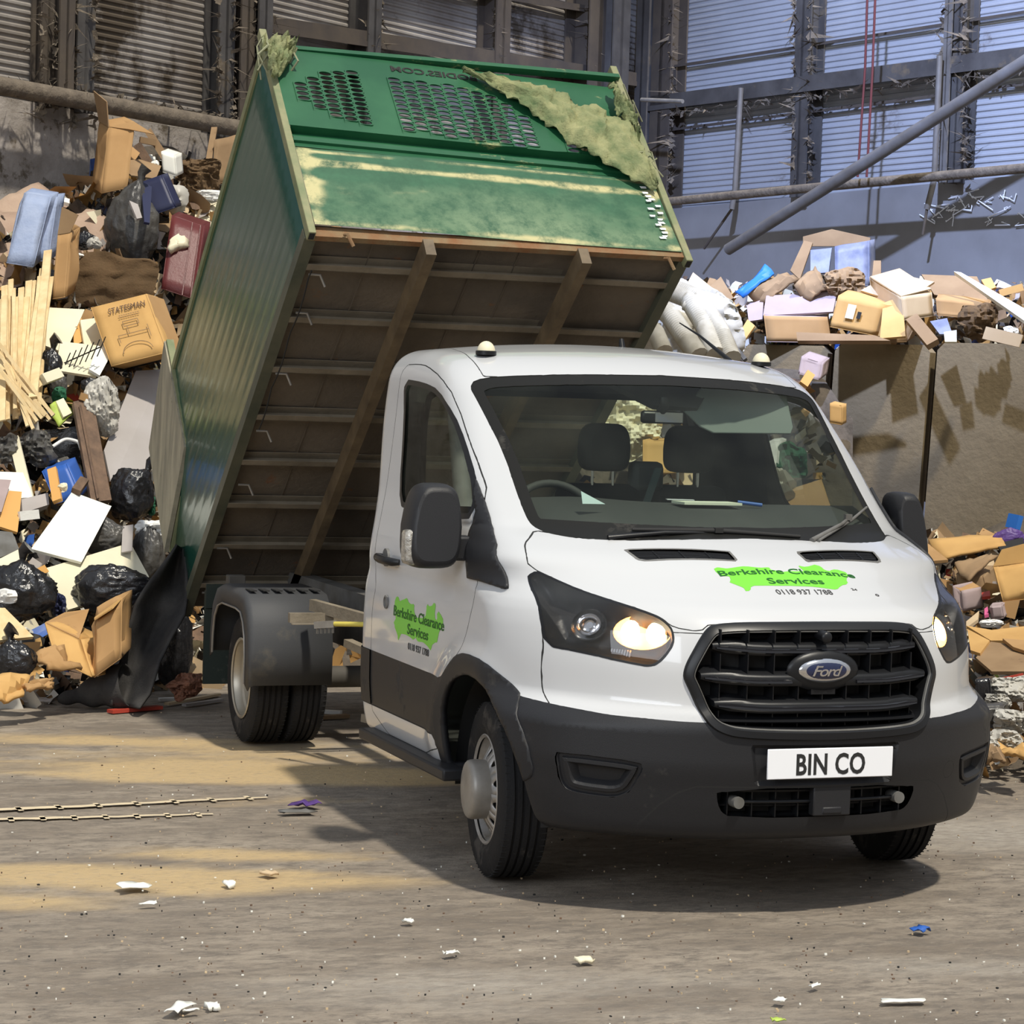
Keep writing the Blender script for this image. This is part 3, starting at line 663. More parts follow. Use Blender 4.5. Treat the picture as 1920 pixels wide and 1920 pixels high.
text('lettering','0118 937 1788',.034,onhood(.030,-.757),M['letter'],hood,width=.238,bold=.002)
text('chipped_mark','24',.014,onhood(.262,-.716),M['letter'],hood,width=.024)
text('lettering','0',.016,onhood(.350,-.742),M['letter'],hood,width=.016)
# ------------------------------------------------------------------ cab fittings
def rbox(c,d,r,name,m_,parent,R=None):
    b=MB(); b.box(c,d,R=R); return b.build(name,m_,parent,bevel=r)
for s_ in (-1,1):
    d_=door[s_]
    b=MB(); X=[(1.285,.008),(1.275,.034),(1.21,.045),(1.13,.044),(1.06,.032),(1.045,.006)]
    b.tube([(s_*(1.017+o),y,1.183-(1.285-y)*.03) for y,o in X],[.016,.020,.020,.019,.018,.014],10); b.build('door_handle',M['satin'],d_,smooth=60)
    b=MB(); b.lathe([(-.01,.0),(-.01,.040),(.004,.040),(.006,.036),(.006,0)],(s_*1.019,1.235,1.185),0,24); b.build('handle_pocket',M['chgrey'],d_,smooth=40)
    b=MB(); b.lathe([(0,0),(s_*.002,.030),(s_*.014,.030),(s_*.016,.022),(s_*.010,.020),(s_*.012,0)],(s_*1.030,1.165,.992),0,24); o=b.build('door_lock',M['chgrey'],d_,smooth=30)
    # mirror
    mr=empty('wing_mirror'); mr.parent=truck
    P=[];n=40
    prof=[(-.075,.80),(-.070,.90),(-.045,.97),(0,1.0),(.05,1.0),(.085,.97),(.10,.93),(.10,.86)]
    def ring(y,k):
        R_=[]
        for t in np.linspace(0,2*math.pi,n,endpoint=False):
            c_,q=math.cos(t),math.sin(t); e=.50
            u=math.copysign(abs(c_)**e,c_); v=math.copysign(abs(q)**e,q)
            zz=1.383+v*.172*k; wx=(.112-.022*max(0,v))*k*(1 if s_<0 else .62); x=(1.135 if s_<0 else 1.045)+u*wx+.012*v*-1 
            R_.append((s_*x,.26+y+.02*(v),zz))
        return R_
    b=MB(); rings=[ring(y,k) for y,k in prof]
    G=np.array(rings).transpose(1,0,2); b.grid(G,closedu=True); b.add(rings[0],[tuple(range(n))])
    b.build('mirror_housing',M['plastic'],mr,smooth=50,recalc=True)
    b=MB(); b.add(np.array(ring(.094,.86)),[tuple(range(n))]); b.build('mirror_glass',M['chrome'],mr)
    b=MB(); b.obox((s_*.97,.20,1.245),(s_*(.14 if s_<0 else .06),0,0),(0,.10,0),(0,0,.10)); b.obox((s_*.975,.13,1.20),(s_*.03,0,0),(0,.20,0),(0,0,.09)); b.build('mirror_arm',M['plastic'],mr,bevel=.012)
    b=MB(); b.box((s_*(1.232 if s_<0 else 1.108),.236,1.298),(.066 if s_<0 else .034,.085,.142)); o=b.build('indicator_lens',M['reflector'],mr,bevel=.018); o['label']='clear indicator lens'
    o.data.materials[0]=M['whitelens'] if 'whitelens' in M else mat('clear_indicator',(.60,.58,.52),.15,.5,col2=(.25,.24,.22),scale=30,coat=.8,bump=.6,bscale=60); M['whitelens']=o.data.materials[0]
    # step
    b=MB(); b.box((s_*1.03,.80,.40-.025),(.10,1.20,.05)); b.box((s_*1.055,.80,.385),(.04,1.18,.02)); b.build('side_step',M['plastic'],truck,bevel=.01)
    # roof lamps
    zr=float(np.interp(.95,*_R))-.085*.45
    b=MB(); b.lathe([(-.012,.0),(-.012,.046),(.006,.046),(.008,.038)],(s_*.672,.98,zr+.012),2,20); rl=b.build('roof_lamp',M['satin'],truck,smooth=40)
    b=MB(); P=[[(s_*.672+.040*math.sin(a)*math.cos(t),.98+.044*math.sin(a)*math.sin(t),zr+.016+.046*math.cos(a)) for t in np.linspace(0,2*math.pi,18)] for a in np.linspace(0.01,math.pi/2,7)]
    b.grid(P); b.build('lamp_dome',M['cream'],rl,smooth=80)
# antenna fins
b=MB(); b.tube([(.20,1.50,2.15),(.20,1.52,2.21)],[.018,.011],10); b.build('roof_sensor',M['satin'],truck,smooth=60)
b=MB(); b.tube([(.62,1.20,2.12),(.55,1.40,2.24),(.50,1.52,2.30)],[.012,.006,.003],8); b.build('aerial',M['satin'],truck,smooth=60)
# wipers
def wiper(p0,p1,bl0,bl1,name='wiper'):
    b=MB(); mid=(np.array(bl0)+bl1)/2
    b.tube([p0,(np.array(p0)*.5+mid*.5)+np.array([0,-.02,.012]),mid],[.014,.009,.006],8)
    wp=b.build(name,M['satin'],truck,smooth=60)
    b=MB(); b.tube([bl0,mid+np.array([0,-.012,.010]),bl1],[.007,.010,.007],8); b.box(mid+np.array([0,-.015,.012]),(.035,.02,.02)); b.build('wiper_blade',M['gap'],wp,smooth=60)
def wsy(x,z): return fy(x,z)
def wp_(px,py,off=.02):
    # point on the windscreen seen near this place of the photograph, lifted off the glass
    d=ray(px,py); t=7.5+np.arange(0,3,.004); P=CP+np.outer(t,d); v=cabf(*P.T); i=int(np.argmax(v<0)); return P[i]-d*off*1.2
wiper(wp_(1135,1008),None,wp_(1180,994),wp_(1500,1004)) if 0 else wiper(wp_(1140,1009,.01),0,wp_(1185,993),wp_(1500,1006))
a0,a1=wp_(1522,1014,.01),wp_(1625,951,.03)
b=MB(); b.tube([a0,(a0+a1)/2+np.array([0,-.02,0]),a0*.35+a1*.65],[.012,.008,.006],8); b.tube([a0+np.array([.03,0,0]),a1*.7+a0*.3+np.array([.0,-.01,-.012]),a1],[.006,.007,.005],8)
b.box(a0*.38+a1*.62+np.array([0,-.012,.01]),(.03,.02,.025)); o=b.build('wiper',M['chgrey'],truck,smooth=60)
# ------------------------------------------------------------------ wheels
def tyre_prof(w_,R,r):
    h=w_/2
    P=[(-h*.78,r),(-h*.92,r+.012),(-h*1.02,r+.05),(-h*1.0,R-.045),(-h*.93,R-.018),(-h*.84,R-.006)]
    for g in (-.48,-.16,.16,.48):
        P+=[(h*(g-.06),R),(h*(g-.055),R-.009),(h*(g+.055),R-.009),(h*(g+.06),R)]
    P+=[(h*.84,R-.006),(h*.93,R-.018),(h*1.0,R-.045),(h*1.02,r+.05),(h*.92,r+.012),(h*.78,r)]
    return P
def wheel(x,y,s_,kind,steer=0,w_=.195,R=.349):
    c=np.array((x,y,R)); wh=empty('wheel'); wh.location=c.tolist(); wh.parent=truck; wh.rotation_euler=(0,0,steer)
    b=MB(); b.lathe(tyre_prof(w_,R,.208),(0,0,0),0,96); o=b.build('tyre',M['rubber'],wh,smooth=35,recalc=True)
    # sipes
    b=MB()
    for k in range(72):
        a=2*math.pi*k/72
        for q in (-.80,.80):
            xx=q*w_/2*.96; d=np.array([0,math.cos(a),math.sin(a)]); t=np.array([0,-math.sin(a),math.cos(a)])
            b.obox(np.array([xx-.012,0,0])+d*(R-.006)-t*.0015,(.024,0,0),t*.003,d*.0035)
    b.build('tread_sipes',M['gap'],o)
    so=s_*w_/2
    if kind=='front':
        b=MB(); b.lathe([(so*.86,.205),(so*.95,.215),(so*.90,.222),(so*.72,.205),(so*.55,.200),(so*.45,.192),(-so*.8,.200)],(0,0,0),0,64)
        b.lathe([(so*.45,.192),(so*.52,.186),(so*.56,.182)],(0,0,0),0,64); b.build('rim',M['steel'],wh,smooth=40)
        # dished disc with hand holes
        n=10; P=[]; b=MB(); th=np.linspace(0,2*math.pi,n*12,endpoint=False)
        def X(r): return so*np.interp(r,[.10,.125,.155,.182],[.98,.90,.70,.56])
        rs=[.100,.118,.135,.148,.162,.182]
        def pt(r,t): return (float(X(r)),r*math.cos(t),r*math.sin(t))
        for k in range(n):
            t0=2*math.pi*k/n; dt=2*math.pi/n; cx,ct=.150,t0+dt/2
            ring=[];out=[]
            for j in range(24):
                a=2*math.pi*j/24; ring.append(pt(cx+.023*math.cos(a),ct+.105*math.sin(a)))
                cc,ss=math.cos(a),math.sin(a); m_=max(abs(cc),abs(ss)); rr_=cc/m_; tt_=ss/m_
                out.append(pt((.141+.041*rr_),ct+dt/2*tt_))
            bb=len(b.v); b.v+=ring+out
            for j in range(24): b.f.append((bb+j,bb+(j+1)%24,bb+24+(j+1)%24,bb+24+j)); b.m.append(0)
            b.grid([[pt(r,ct+dt/2*u) for r in (.095,.100)] for u in np.linspace(-1,1,7)])
        b.build('wheel_disc',M['steel'],wh,smooth=50,recalc=True,solid=.006)
        b=MB(); b.lathe([(so*.8,.116),(so*1.30,.119),(so*1.50,.118),(so*1.60,.115),(so*1.67,.108),(so*1.71,.097),(so*1.725,.08),(so*1.73,.04),(so*1.715,.034),(so*1.72,0.001)],(0,0,0),0,48); b.build('hub_cap',M['hub'],wh,smooth=35)
    else:
        b=MB(); b.lathe([(so*.95,.205),(so*1.02,.214),(so*.98,.221),(so*.80,.206),(so*.45,.201),(so*.35,.188),(-so*.2,.182),(-so*.75,.172),(-so*.85,.130),(-so*.85,.08),(-so*.2,.078),(so*.1,.06),(so*.1,.001)],(0,0,0),0,64); o=b.build('rim',M['rim_r'],wh,smooth=40)
    b=MB(); b.lathe([(-so*.6,.205),(-so*.6,.02)],(0,0,0),0,32); b.build('brake_drum',M['chassis'],wh)
    return wh
M['rim_r']=mat('dusty_rim',(.50,.46,.38),.4,.5,col2=(.36,.32,.25),scale=4)
st=math.radians(-6.5)
wheel(-.878,0,-1,'front',st); wheel(.855,0,1,'front',st)
for s_ in (-1,1):
    wheel(s_*.985,3.65,s_,'rear'); wheel(s_*.775,3.65,s_,'rear')
# wheel arch liner and underbody
for s_ in (-1,1):
    b=MB(); P=[[(s_*xx,-.02+.50*math.cos(t),.34+.50*math.sin(t)) for xx in (.60,.93)] for t in np.linspace(-.1,math.pi+.1,20)]
    b.grid(P); b.grid([[(s_*.60,-.02+r*math.cos(t),.34+r*math.sin(t)) for r in (.0,.5)] for t in np.linspace(-.1,math.pi+.1,20)])
    b.build('wheel_arch_liner',M['gap'],truck,smooth=60)
# ------------------------------------------------------------------ cabin interior
b=MB(); X=np.linspace(-.86,.86,15); P=[]
for x in X:
    yb=fy(x,1.40)+.03; hump=.02*math.exp(-((x+.48)/.25)**2)
    P.append([(x,yb,1.37),(x,yb+.10,1.425),(x,yb+.24,1.465),(x,max(yb+.3,.40),1.485+hump),(x,.50,1.480+hump),(x,.54,1.44),(x,.56,1.25),(x,.52,1.0)])
b.grid(P); b.build('dashboard',M['trim_in'],truck,smooth=50)
sw=MB(); c=np.array((-.45,.63,1.375)); ax1=np.array((1,0,0)); ax2=np.array((0,.50,.86))
sw.tube([c+.20*(math.cos(t)*ax1+math.sin(t)*ax2) for t in np.linspace(0,2*math.pi,40,endpoint=False)],.017,10,closed=True)
for t in (0,math.pi,-math.pi/2): sw.bar(c,c+.19*(math.cos(t)*ax1+math.sin(t)*ax2),.04,.02)
sw.tube([c,c+np.array((0,-.25,-.15))],.035,10); sw.build('steering_wheel',M['trim_in'],truck,smooth=60)
def seat(x,w_,hr=True,y=1.02,mid=False):
    st_=empty('seat'); st_.parent=truck; z0=1.52
    rbox((x,y+.02,z0-.32),(w_,.16,.68),.05,'backrest',M['seat'],st_); rbox((x,y-.25,.98),(w_,.5,.16),.05,'cushion',M['seat'],st_)
    if hr:
        P=[];n=28
        for yy,k in ((-.055,.72),(-.05,.90),(-.02,1),(.03,1),(.055,.85),(.06,.6)):
            P.append([(x+(.118+.014*-math.sin(t)*0)*k*math.copysign(abs(math.cos(t))**.45,math.cos(t))*(1-.14*max(0,math.sin(t))),y+yy-.03,z0+.185+.108*k*math.copysign(abs(math.sin(t))**.5,math.sin(t))) for t in np.linspace(0,2*math.pi,n,endpoint=False)])
        b=MB(); b.grid(np.array(P).transpose(1,0,2),closedu=True); b.add(P[0],[tuple(range(n))]); b.add(P[-1],[tuple(range(n))]); b.build('headrest',M['seat'],st_,smooth=70,recalc=True)
        b=MB(); 
        for q in (-.05,.05): b.tube([(x+q,y-.02,z0),(x+q,y-.02,z0+.10)],.007,8)
        b.build('headrest_post',M['chrome'],st_,smooth=60)
    elif mid: rbox((x,y-.01,z0+.055),(.16,.09,.14),.03,'belt_housing',M['trim_in'],st_)
seat(-.09,.40); seat(.125,.14,False,mid=True); seat(.33,.40)
b=MB(); b.obox((.12,.90,1.62),(-.10,.02,-.32),(.035,0,0),(0,-.008,0)); b.build('seat_belt',M['trim_belt'] if 'trim_belt' in M else mat('belt_grey',(.06,.085,.085),.7),truck)
b=MB(); b.quad([(.47,1.22,1.86),(.80,1.22,1.84),(.86,1.22,1.30),(.47,1.22,1.28)],.05); b.build('bulkhead_trim',M['seat'],truck)
b=MB(); b.quad([(-.27,.70,2.010),(.29,.70,1.995),(.19,.62,1.885),(-.02,.62,1.890)],.03); b.build('overhead_console',M['trim_in'],truck)
# headlining
b=MB(); b.grid([[(x,y,float(np.interp(y,*_R))-.085*x*x-.05) for x in np.linspace(-.72,.72,9)] for y in np.linspace(.90,1.66,8)]); b.build('headlining',M['trim_in'],truck,smooth=60)
b=MB(); 
vz=[(.22,.66,1.985),(.66,.70,1.965),(.68,.66,1.82),(.66,.64,1.79),(.26,.60,1.785),(.20,.61,1.81),(.13,.64,1.88)]
b.quad(vz,.016); o=b.build('sun_visor',mat('visor_grey',(.20,.235,.225),.6),truck,bevel=.006)
b=MB(); b.box((.005,.58,1.848),(.205,.03,.056)); o=b.build('rear_view_mirror',M['satin'],truck,bevel=.015); 
b=MB(); b.box((.03,.5645,1.848),(.13,.003,.042)); b.build('mirror_glass',M['chrome'],o)
b=MB(); b.tube([(0,.585,1.87),(0,.55,1.90),(0,.56,1.93)],.022,10); b.build('mirror_stem',M['satin'],o,smooth=60)
# ------------------------------------------------------------------ things left on the dashboard
def dashpaper(name,px,py,w_,d_,rot,m_,label,cat,th=.004):
    p=hit(px,py,2,1.490); b=MB(); R=np.array(Matrix.Rotation(rot,3,'Z')); b.box((p[0],p[1],1.489+th/2),(w_,d_,th),R=R); o=b.build(name,m_,loc=p); tag(o,label,cat); return o
padp=mat('notepad_paper',(.72,.75,.62),.7)
dashpaper('notepad',1325,945,.26,.15,-.05,padp,'pale green notepad lying on the dashboard behind the windscreen','notepad',.010)
dashpaper('paper_slip',1275,937,.12,.06,-.3,M['plate'],'thin white paper slip tucked behind the notepad on the dashboard','paper',.003)
p=hit(1105,945,2,1.49); b=MB(); b.quad([p+(-.03,0,0),p+(.07,0,0),p+(-.03,.02,.05)],.003); tag(b.build('folded_paper',mat('bluish_paper',(.55,.68,.70),.7),loc=p),'folded pale blue paper standing on the dashboard near the steering wheel','paper')
p=hit(1395,946,2,1.49); b=MB(); b.tube([p+(-.03,0,.01),p+(.07,-.03,0)],.008,8); tag(b.build('pen',M['bluep'],smooth=60,loc=p),'dark blue pen lying on the dashboard beside the notepad','pen')
# ------------------------------------------------------------------ chassis
b=MB()
for s_ in (-1,1):
    b.obox((s_*.42-.035,1.3,.50),(.07,0,0),(0,4.1,0),(0,0,.17))
for y in (1.7,2.5,3.3,4.2,5.2): b.box((0,y,.58),(.84,.10,.14))
b.build('chassis_frame',M['chassis'],truck)
b=MB()
for s_ in (-1,1): b.obox((s_*.40-.05,1.75,.72),(.10,0,0),(0,3.6,0),(0,0,.10))
b.build('subframe',M['chgrey'],truck)
b=MB(); b.tube([(-.62,3.65,.35),(.62,3.65,.35)],.06,12); b.lathe([(-.14,.03),(-.12,.14),(0,.17),(.12,.14),(.14,.03)],(0,3.65,.35),0,24); b.build('rear_axle',M['chassis'],truck,smooth=50)
b=MB(); b.tube([(-.70,0,.33),(.70,0,.33)],.045,10); b.box((0,-.1,.42),(.9,.3,.12)); b.build('front_axle',M['chassis'],truck)
b=MB(); b.tube([(-.60,1.75,.835),(.60,1.75,.835)],.052,20); ct=b.build('cross_tube',M['chgrey'],truck,smooth=60)
text('tube_mark','CI',.05,lambda u,v,w_:np.stack([-.585+u*0+v-.02,1.70-w_-0*u,.835-u],1),M['gap'],ct,width=.09)
# mudguards
def mudguard(s_):
    yc,zc=3.65,.33; R1=.475; b=MB(); xo,xi=s_*1.155,s_*.70
    T=[(yc-.47,.365),(yc-.475,.55),(yc-.455,.68),(yc-.405,.775),(yc-.33,.835),(yc-.2,.850),(yc+.2,.850),(yc+.33,.82),(yc+.42,.74),(yc+.46,.60),(yc+.47,.45)]
    P=[]
    for y,z in T:
        P.append([(xi,y,z),(xo-s_*.03,y,z),(xo-s_*.008,y+(yc-y)*.012,z-.008),(xo,y+(yc-y)*.05,z-.03),(xo,yc+(y-yc)*.80,zc+(z-zc)*.80 if z>.5 else z+.0)])
    b.grid(P); return b.build('mudguard',M['mud'],truck,smooth=60,recalc=False,solid=.006)
M['mud']=mat('mudguard_black',(.050,.052,.056),.62,bump=.1,bscale=200,dirt=(.085,.08,.07),dscale=3,dpos=.6)
for s_ in (-1,1):
    mg=mudguard(s_)
    b=MB(); yc=3.65
    T=[(yc-.47,.365),(yc-.475,.55),(yc-.455,.68),(yc-.405,.775),(yc-.33,.835),(yc-.2,.850),(yc+.2,.850),(yc+.33,.82),(yc+.42,.74),(yc+.46,.60),(yc+.47,.45)]
    b.tube([(s_*1.157,yc+(y-yc)*.80,.33+(z-.33)*.80 if z>.5 else z) for y,z in T],.006,6); b.build('mudguard_edge',M['hub'],mg,smooth=60)
    b=MB()
    for k in range(6): b.box((s_*(1.10-.07*k),yc-.26,.853),(.035,.12,.006))
    b.build('mudguard_slots',M['gap'],mg)
# bracket and brace ahead of the rear wheel
b=MB(); b.obox((-1.00,2.95,.720),(.62,-.0,0),(0,.04,0),(0,0,.05)); b.obox((-1.00,2.93,.715),(.60,0,0),(0,-.03,0),(0,0,.006)); 
b.bar((-.84,3.1,.80),(-.45,1.9,.72),.04,.06); b.build('body_bracket',M['underb'],truck)
b=MB(); b.tube([(-.66,2.1,.30),(-.66,2.1,.52)],.10,14); b.build('spring_bellows',M['gap'],truck,smooth=60)
b=MB(); b.box((-.52,1.9,.40),(.16,.3,.16)); b.build('additive_tank',M['tank'],truck,bevel=.03)
b=MB()
for q in ((-.60,2.3,.62,-.40,1.8,.30),(-.62,1.75,.60,-.52,1.72,.28),(-.75,2.4,.30,-.35,1.7,.25),(-.70,2.9,.62,-.50,2.1,.52),(-.55,1.9,.13,-.56,1.9,.28)): b.bar(q[:3],q[3:],.05,.04)
b.build('suspension_links',M['underb'],truck)
# rake lying across the frame
b=MB(); p0,p1=hit(628,1170,1,2.6),hit(700,1171,1,2.35); rk=MB(); rk.tube([p0,p1+(p1-p0)*.4],.013,10); rake=empty('rake',[float(c) for c in p0]); tag(rake,'yellow handled rake resting across the chassis behind the cab','rake')
o=rk.build('handle',M['yellow'],rake,smooth=60); o.location=[-float(c) for c in p0]
b=MB(); p2=hit(592,1172,1,2.7); b.bar(p2,p0,.03,.035); 
for k in range(5): q=p2+(p0-p2)*(k+.5)/5; b.bar(q,q+np.array([0,0,-.045]),.010,.010,up=(0,1,0))
o=b.build('rake_head',M['hub'],rake); o.location=[-float(c) for c in p0]
# rear under-body board
b=MB(); b.obox((-1.06,4.65,.19),(.48,0,0),(0,.03,0),(0,0,.55)); b.obox((-1.06,4.63,.64),(.10,0,0),(0,.02,0),(0,0,.14)); b.build('rear_side_board',mat('dark_green_board',(.022,.032,.027),.5,dirt=(.10,.10,.08),dscale=4,dpos=.62),truck)
b=MB(); b.box((-.93,4.45,.72),(.10,.08,.26)); b.build('rear_lamp_bracket',M['chassis'],truck,bevel=.006)
# ------------------------------------------------------------------ tipper body (raised)
tb=empty('tipper_body'); tb.parent=truck; tb['label']='raised green caged tipping body'
hw=1.03
RB=np.array((5.33,.575)); FB=np.array((2.665,2.735)); Lf=np.linalg.norm(FB-RB); e1=(FB-RB)/Lf
hd=np.array((.70,.714)); hd=hd/np.linalg.norm(hd); HT=1.44
e2=hd
def tp(x,s_,h,ext=None): # tipper coordinates: x across, s from the rear along the floor, h up the side
    q=RB+e1*s_+e2*h; return np.array((x,q[0],q[1]-(x+hw)/(2*hw)*(.033+.033*h/HT)*(s_/3.4)))
nrm2=np.array((0,*(-np.array((-e1[1],e1[0])))))  # down-forward floor normal
if nrm2[2]>0: nrm2=-nrm2
Lt=Lf
# floor + cross members + runners (underside)
b=MB(); b.quad([tp(-hw,0,.02),tp(hw,0,.02),tp(hw,Lt,.02),tp(-hw,Lt,.02)],.012); 
for x in (-.68,-.1,.12,.74): b.obox(tp(x,0,.02)+nrm2*.010,tp(0,Lt,0)-tp(0,0,0),(.006,0,0),nrm2*.003)
b.build('floor_plate',M['under'],tb)
dn=nrm2
nc=8
for k in range(nc):
    s_=.30+k*(Lt-.55)/(nc-1); b=MB(); p=tp(-hw+.03,s_,.0)
    ev=np.array((0,*e1)); b.obox(p,(2*hw-.06,0,0),ev*.055,dn*.004+dn*0.0); b.obox(p+dn*.0,(2*hw-.06,0,0),ev*.005,dn*.055); b.obox(p+dn*.05,(2*hw-.06,0,0),ev*.045,dn*.005)
    b.build('cross_member',M['underb'],tb)
for x in (-.45,.40):
    b=MB(); p=tp(x,.05,0)+dn*.055; ev=np.array((0,*e1)); b.obox(p,(.055,0,0),ev*(Lt-.02),dn*.105); b.build('runner',M['rail'],tb)
b=MB(); b.obox(tp(-hw,Lt-.03,-.06),(2*hw,0,0),np.array((0,*e1))*.035,np.array((0,*e2))*.07); b.build('front_sill',M['rust'],tb)
M['siderail']=mat('grimy_green_rail',(.13,.125,.085),.6,col2=(.06,.07,.05),scale=3)
for s_ in (-1,1):
    b=MB(); b.obox(tp(s_*hw-.03,-.02,-.055),(.06,0,0),np.array((0,*e1))*(Lt+.0),np.array((0,*e2))*.07); b.build('side_rail',M['siderail'],tb)
# side panels (slatted, with shallow profile)
def sidepanel(s_,name='side_panel'):
    b=MB(); nh=60; P=[]
    for j in range(nh+1):
        h=HT*j/nh; ph=(j%5)/5; off=.0012 if (j%5) in (1,2,3,4) else -.0008
        P.append([tp(s_*(hw+off),t,h) for t in np.linspace(0,Lt,12)])
    b.grid(P); return b.build(name,M['green_side'],tb,smooth=30,solid=.01)
sidepanel(-1); sidepanel(1)
for s_ in (-1,1):
    b=MB(); b.obox(tp(s_*hw-.025,-.02,HT-.03),(.05,0,0),np.array((0,*e1))*(Lt+.02),np.array((0,*e2))*.05); b.build('top_rail',M['green_edge'] if 'green_edge' in M else mat('worn_green_edge',(.16,.20,.10),.7,col2=(.28,.27,.15),scale=8),tb)
M['green_edge']=bpy.data.materials['worn_green_edge']
for s_ in (-1,1): # corner posts at the front
    b=MB(); o_=tp(s_*(hw+.004)-.02,Lt-.02,-.07); b.obox(o_,(.04,0,0),np.array((0,*e1))*.06,np.array((0,*e2))*(HT+.20)); b.build('corner_post',M['green_edge'],tb,bevel=.004)
    b=MB(); b.obox(o_-np.array((0,*e2))*.002+np.array((.006,0,0))+np.array((0,*e1))*.008,(.028,0,0),np.array((0,*e1))*.044,np.array((0,*e2))*.004); b.build('post_socket',M['gap'],tb)
    b=MB(); b.obox(tp(s_*hw-.03,-.03,-.03),(.06,0,0),np.array((0,*e1))*.06,np.array((0,*e2))*(HT+.05)); b.build('rear_post',M['green_edge'],tb)
# front wall
n1=np.array((0,*e1)); hv=np.array((0,*e2))
hL=.69; hU=HT-.02
xs2=np.linspace(-hw+.02,hw-.02,150); hs2=np.linspace(0,hL-.09,60)
XX,HH=np.meshgrid(xs2,hs2,indexing='ij'); q3=lambda a,c,s_:vnoise(np.stack([XX*a,HH*c,0*XX],-1),s_)
rough_=.5*q3(3,9,1)+.3*q3(8,20,2)+.2*q3(20,45,3)
yel=np.exp(-((HH-(hL-.205)-.02*q3(2,1,5))/.030)**2)*(1.0+.3*(XX<.2))+np.exp(-((HH-(hL-.115)-.01*q3(2,1,6))/.012)**2)*.85+np.exp(-((HH-.02)/.03)**2)*.7+np.exp(-((XX+hw-.05)/.06)**2)*.75+np.exp(-((XX-hw+.06)/.05)**2)*.6
yel=np.clip((yel+.75*rough_-.45)*2.2,0,1)
hz=np.exp(-((XX-.25)/.75)**2-((HH-.16)/.20)**2)*.9+np.exp(-((HH-.03)/.10)**2)*.6; hz=np.clip(hz+.5*rough_-.1,0,1)*.62
b=MB(); b.grid(np.array([[tp(x,Lt+.035,h)+n1*.006*vnoise(np.array([[x*2,h*3,0]]))[0] for h in hs2] for x in xs2])); o=b.build('lower_front_panel',None or M['green'],tb,smooth=180)
gm=bpy.data.materials.new('green_paint_dusty'); gm.use_nodes=True; nt=gm.node_tree; bs=nt.nodes['Principled BSDF']; L=nt.links.new
def gmix(f,a,c):
    x=N(nt,'ShaderNodeMix',data_type='RGBA'); L(f,x.inputs[0])
    for k_,v in ((6,a),(7,c)):
        if isinstance(v,tuple): x.inputs[k_].default_value=(*v,1)
        else: L(v,x.inputs[k_])
    return x.outputs[2]
tq=N(nt,'ShaderNodeTexCoord'); nq=N(nt,'ShaderNodeTexNoise'); nq.inputs['Scale'].default_value=7; nq.inputs['Detail'].default_value=12; nq.inputs['Roughness'].default_value=.75; L(tq.outputs['Object'],nq.inputs['Vector'])
rq=N(nt,'ShaderNodeMapRange'); rq.inputs[1].default_value=.4; rq.inputs[2].default_value=.62; L(nq.outputs['Fac'],rq.inputs[0])
cg=gmix(rq.outputs[0],(.010,.080,.034),(.022,.115,.052))
for nm_,cl in (('haze',(.21,.29,.16)),('dust',(.50,.46,.23))):
    aa=N(nt,'ShaderNodeAttribute',attribute_name=nm_); ml=N(nt,'ShaderNodeMath',operation='MULTIPLY'); L(aa.outputs['Fac'],ml.inputs[0])
    r2=N(nt,'ShaderNodeMapRange'); r2.inputs[1].default_value=.36; r2.inputs[2].default_value=.56; L(nq.outputs['Fac'],r2.inputs[0]); L(r2.outputs[0],ml.inputs[1]); cg=gmix(ml.outputs[0],cg,cl)
L(cg,bs.inputs['Base Color']); bs.inputs['Roughness'].default_value=.5
o.data.materials.clear(); o.data.materials.append(gm)
for nm_,arr in (('dust',yel),('haze',hz)): o.data.attributes.new(nm_,'FLOAT','POINT').data.foreach_set('value',arr.reshape(-1).astype(np.float32))
b=MB(); b.grid([[tp(x,Lt+.035,hL-.09),tp(x,Lt+.022,hL-.085),tp(x,Lt+.020,hL-.045),tp(x,Lt+.035,hL-.04),tp(x,Lt+.035,hL-.005),tp(x,Lt+.015,hL)] for x in (-hw+.02,hw-.02)])
b.build('panel_fold',M['green_clean'],tb,smooth=20)
b=MB(); r_=RS(8)
for k in range(16):
    x,h=hw-.07-r_.uniform(0,.06),.08+k*.028+r_.uniform(-.01,.01); b.quad([tp(x,Lt+.043,h),tp(x+r_.uniform(.02,.04),Lt+.043,h+.003),tp(x+.03,Lt+.043,h+.018),tp(x-.005,Lt+.043,h+.016)],.002)
b.build('tape_remnants',M['plate'],tb)
b=MB(); b.grid([[tp(x,Lt+.0,hL-.02),tp(x,Lt-.01,hL+.068),tp(x,Lt+.040,hL+.075)] for x in (-hw+.02,hw-.02)]); b.build('panel_step',M['green_clean'],tb)
# perforated upper panel
def uh(px,py): # front wall coordinates (x,h) of a place on the photograph
    o=tp(0,Lt+.04,0); d=ray(px,py); nn=np.cross((1,0,0),hv); t=np.dot(o-CP,nn)/np.dot(d,nn); q=CP+d*t-o; return q[0],float(np.dot(q,hv))
areas=[[(548,160),(600,140),(655,131),(672,142),(692,235),(640,226),(600,208),(552,188)],[(726,146),(790,150),(865,160),(935,178),(985,215),(1006,272),(930,262),(820,252),(765,246),(745,200)],[(1046,244),(1100,255),(1120,282),(1085,280),(1050,272)]]
areas=[np.array([uh(*q) for q in A_]) for A_ in areas]
cw,chh=.0775,.0385; rx,rz=.0345,.0170
b=MB(); h0=hL+.075; nx=int((2*hw-.024)/cw); cw=(2*hw-.024)/nx; nh=int((hU-h0)/chh); chh=(hU-h0)/nh
pu=lambda x,h:tp(x,Lt+.040,h)
hole=[]
cells={}
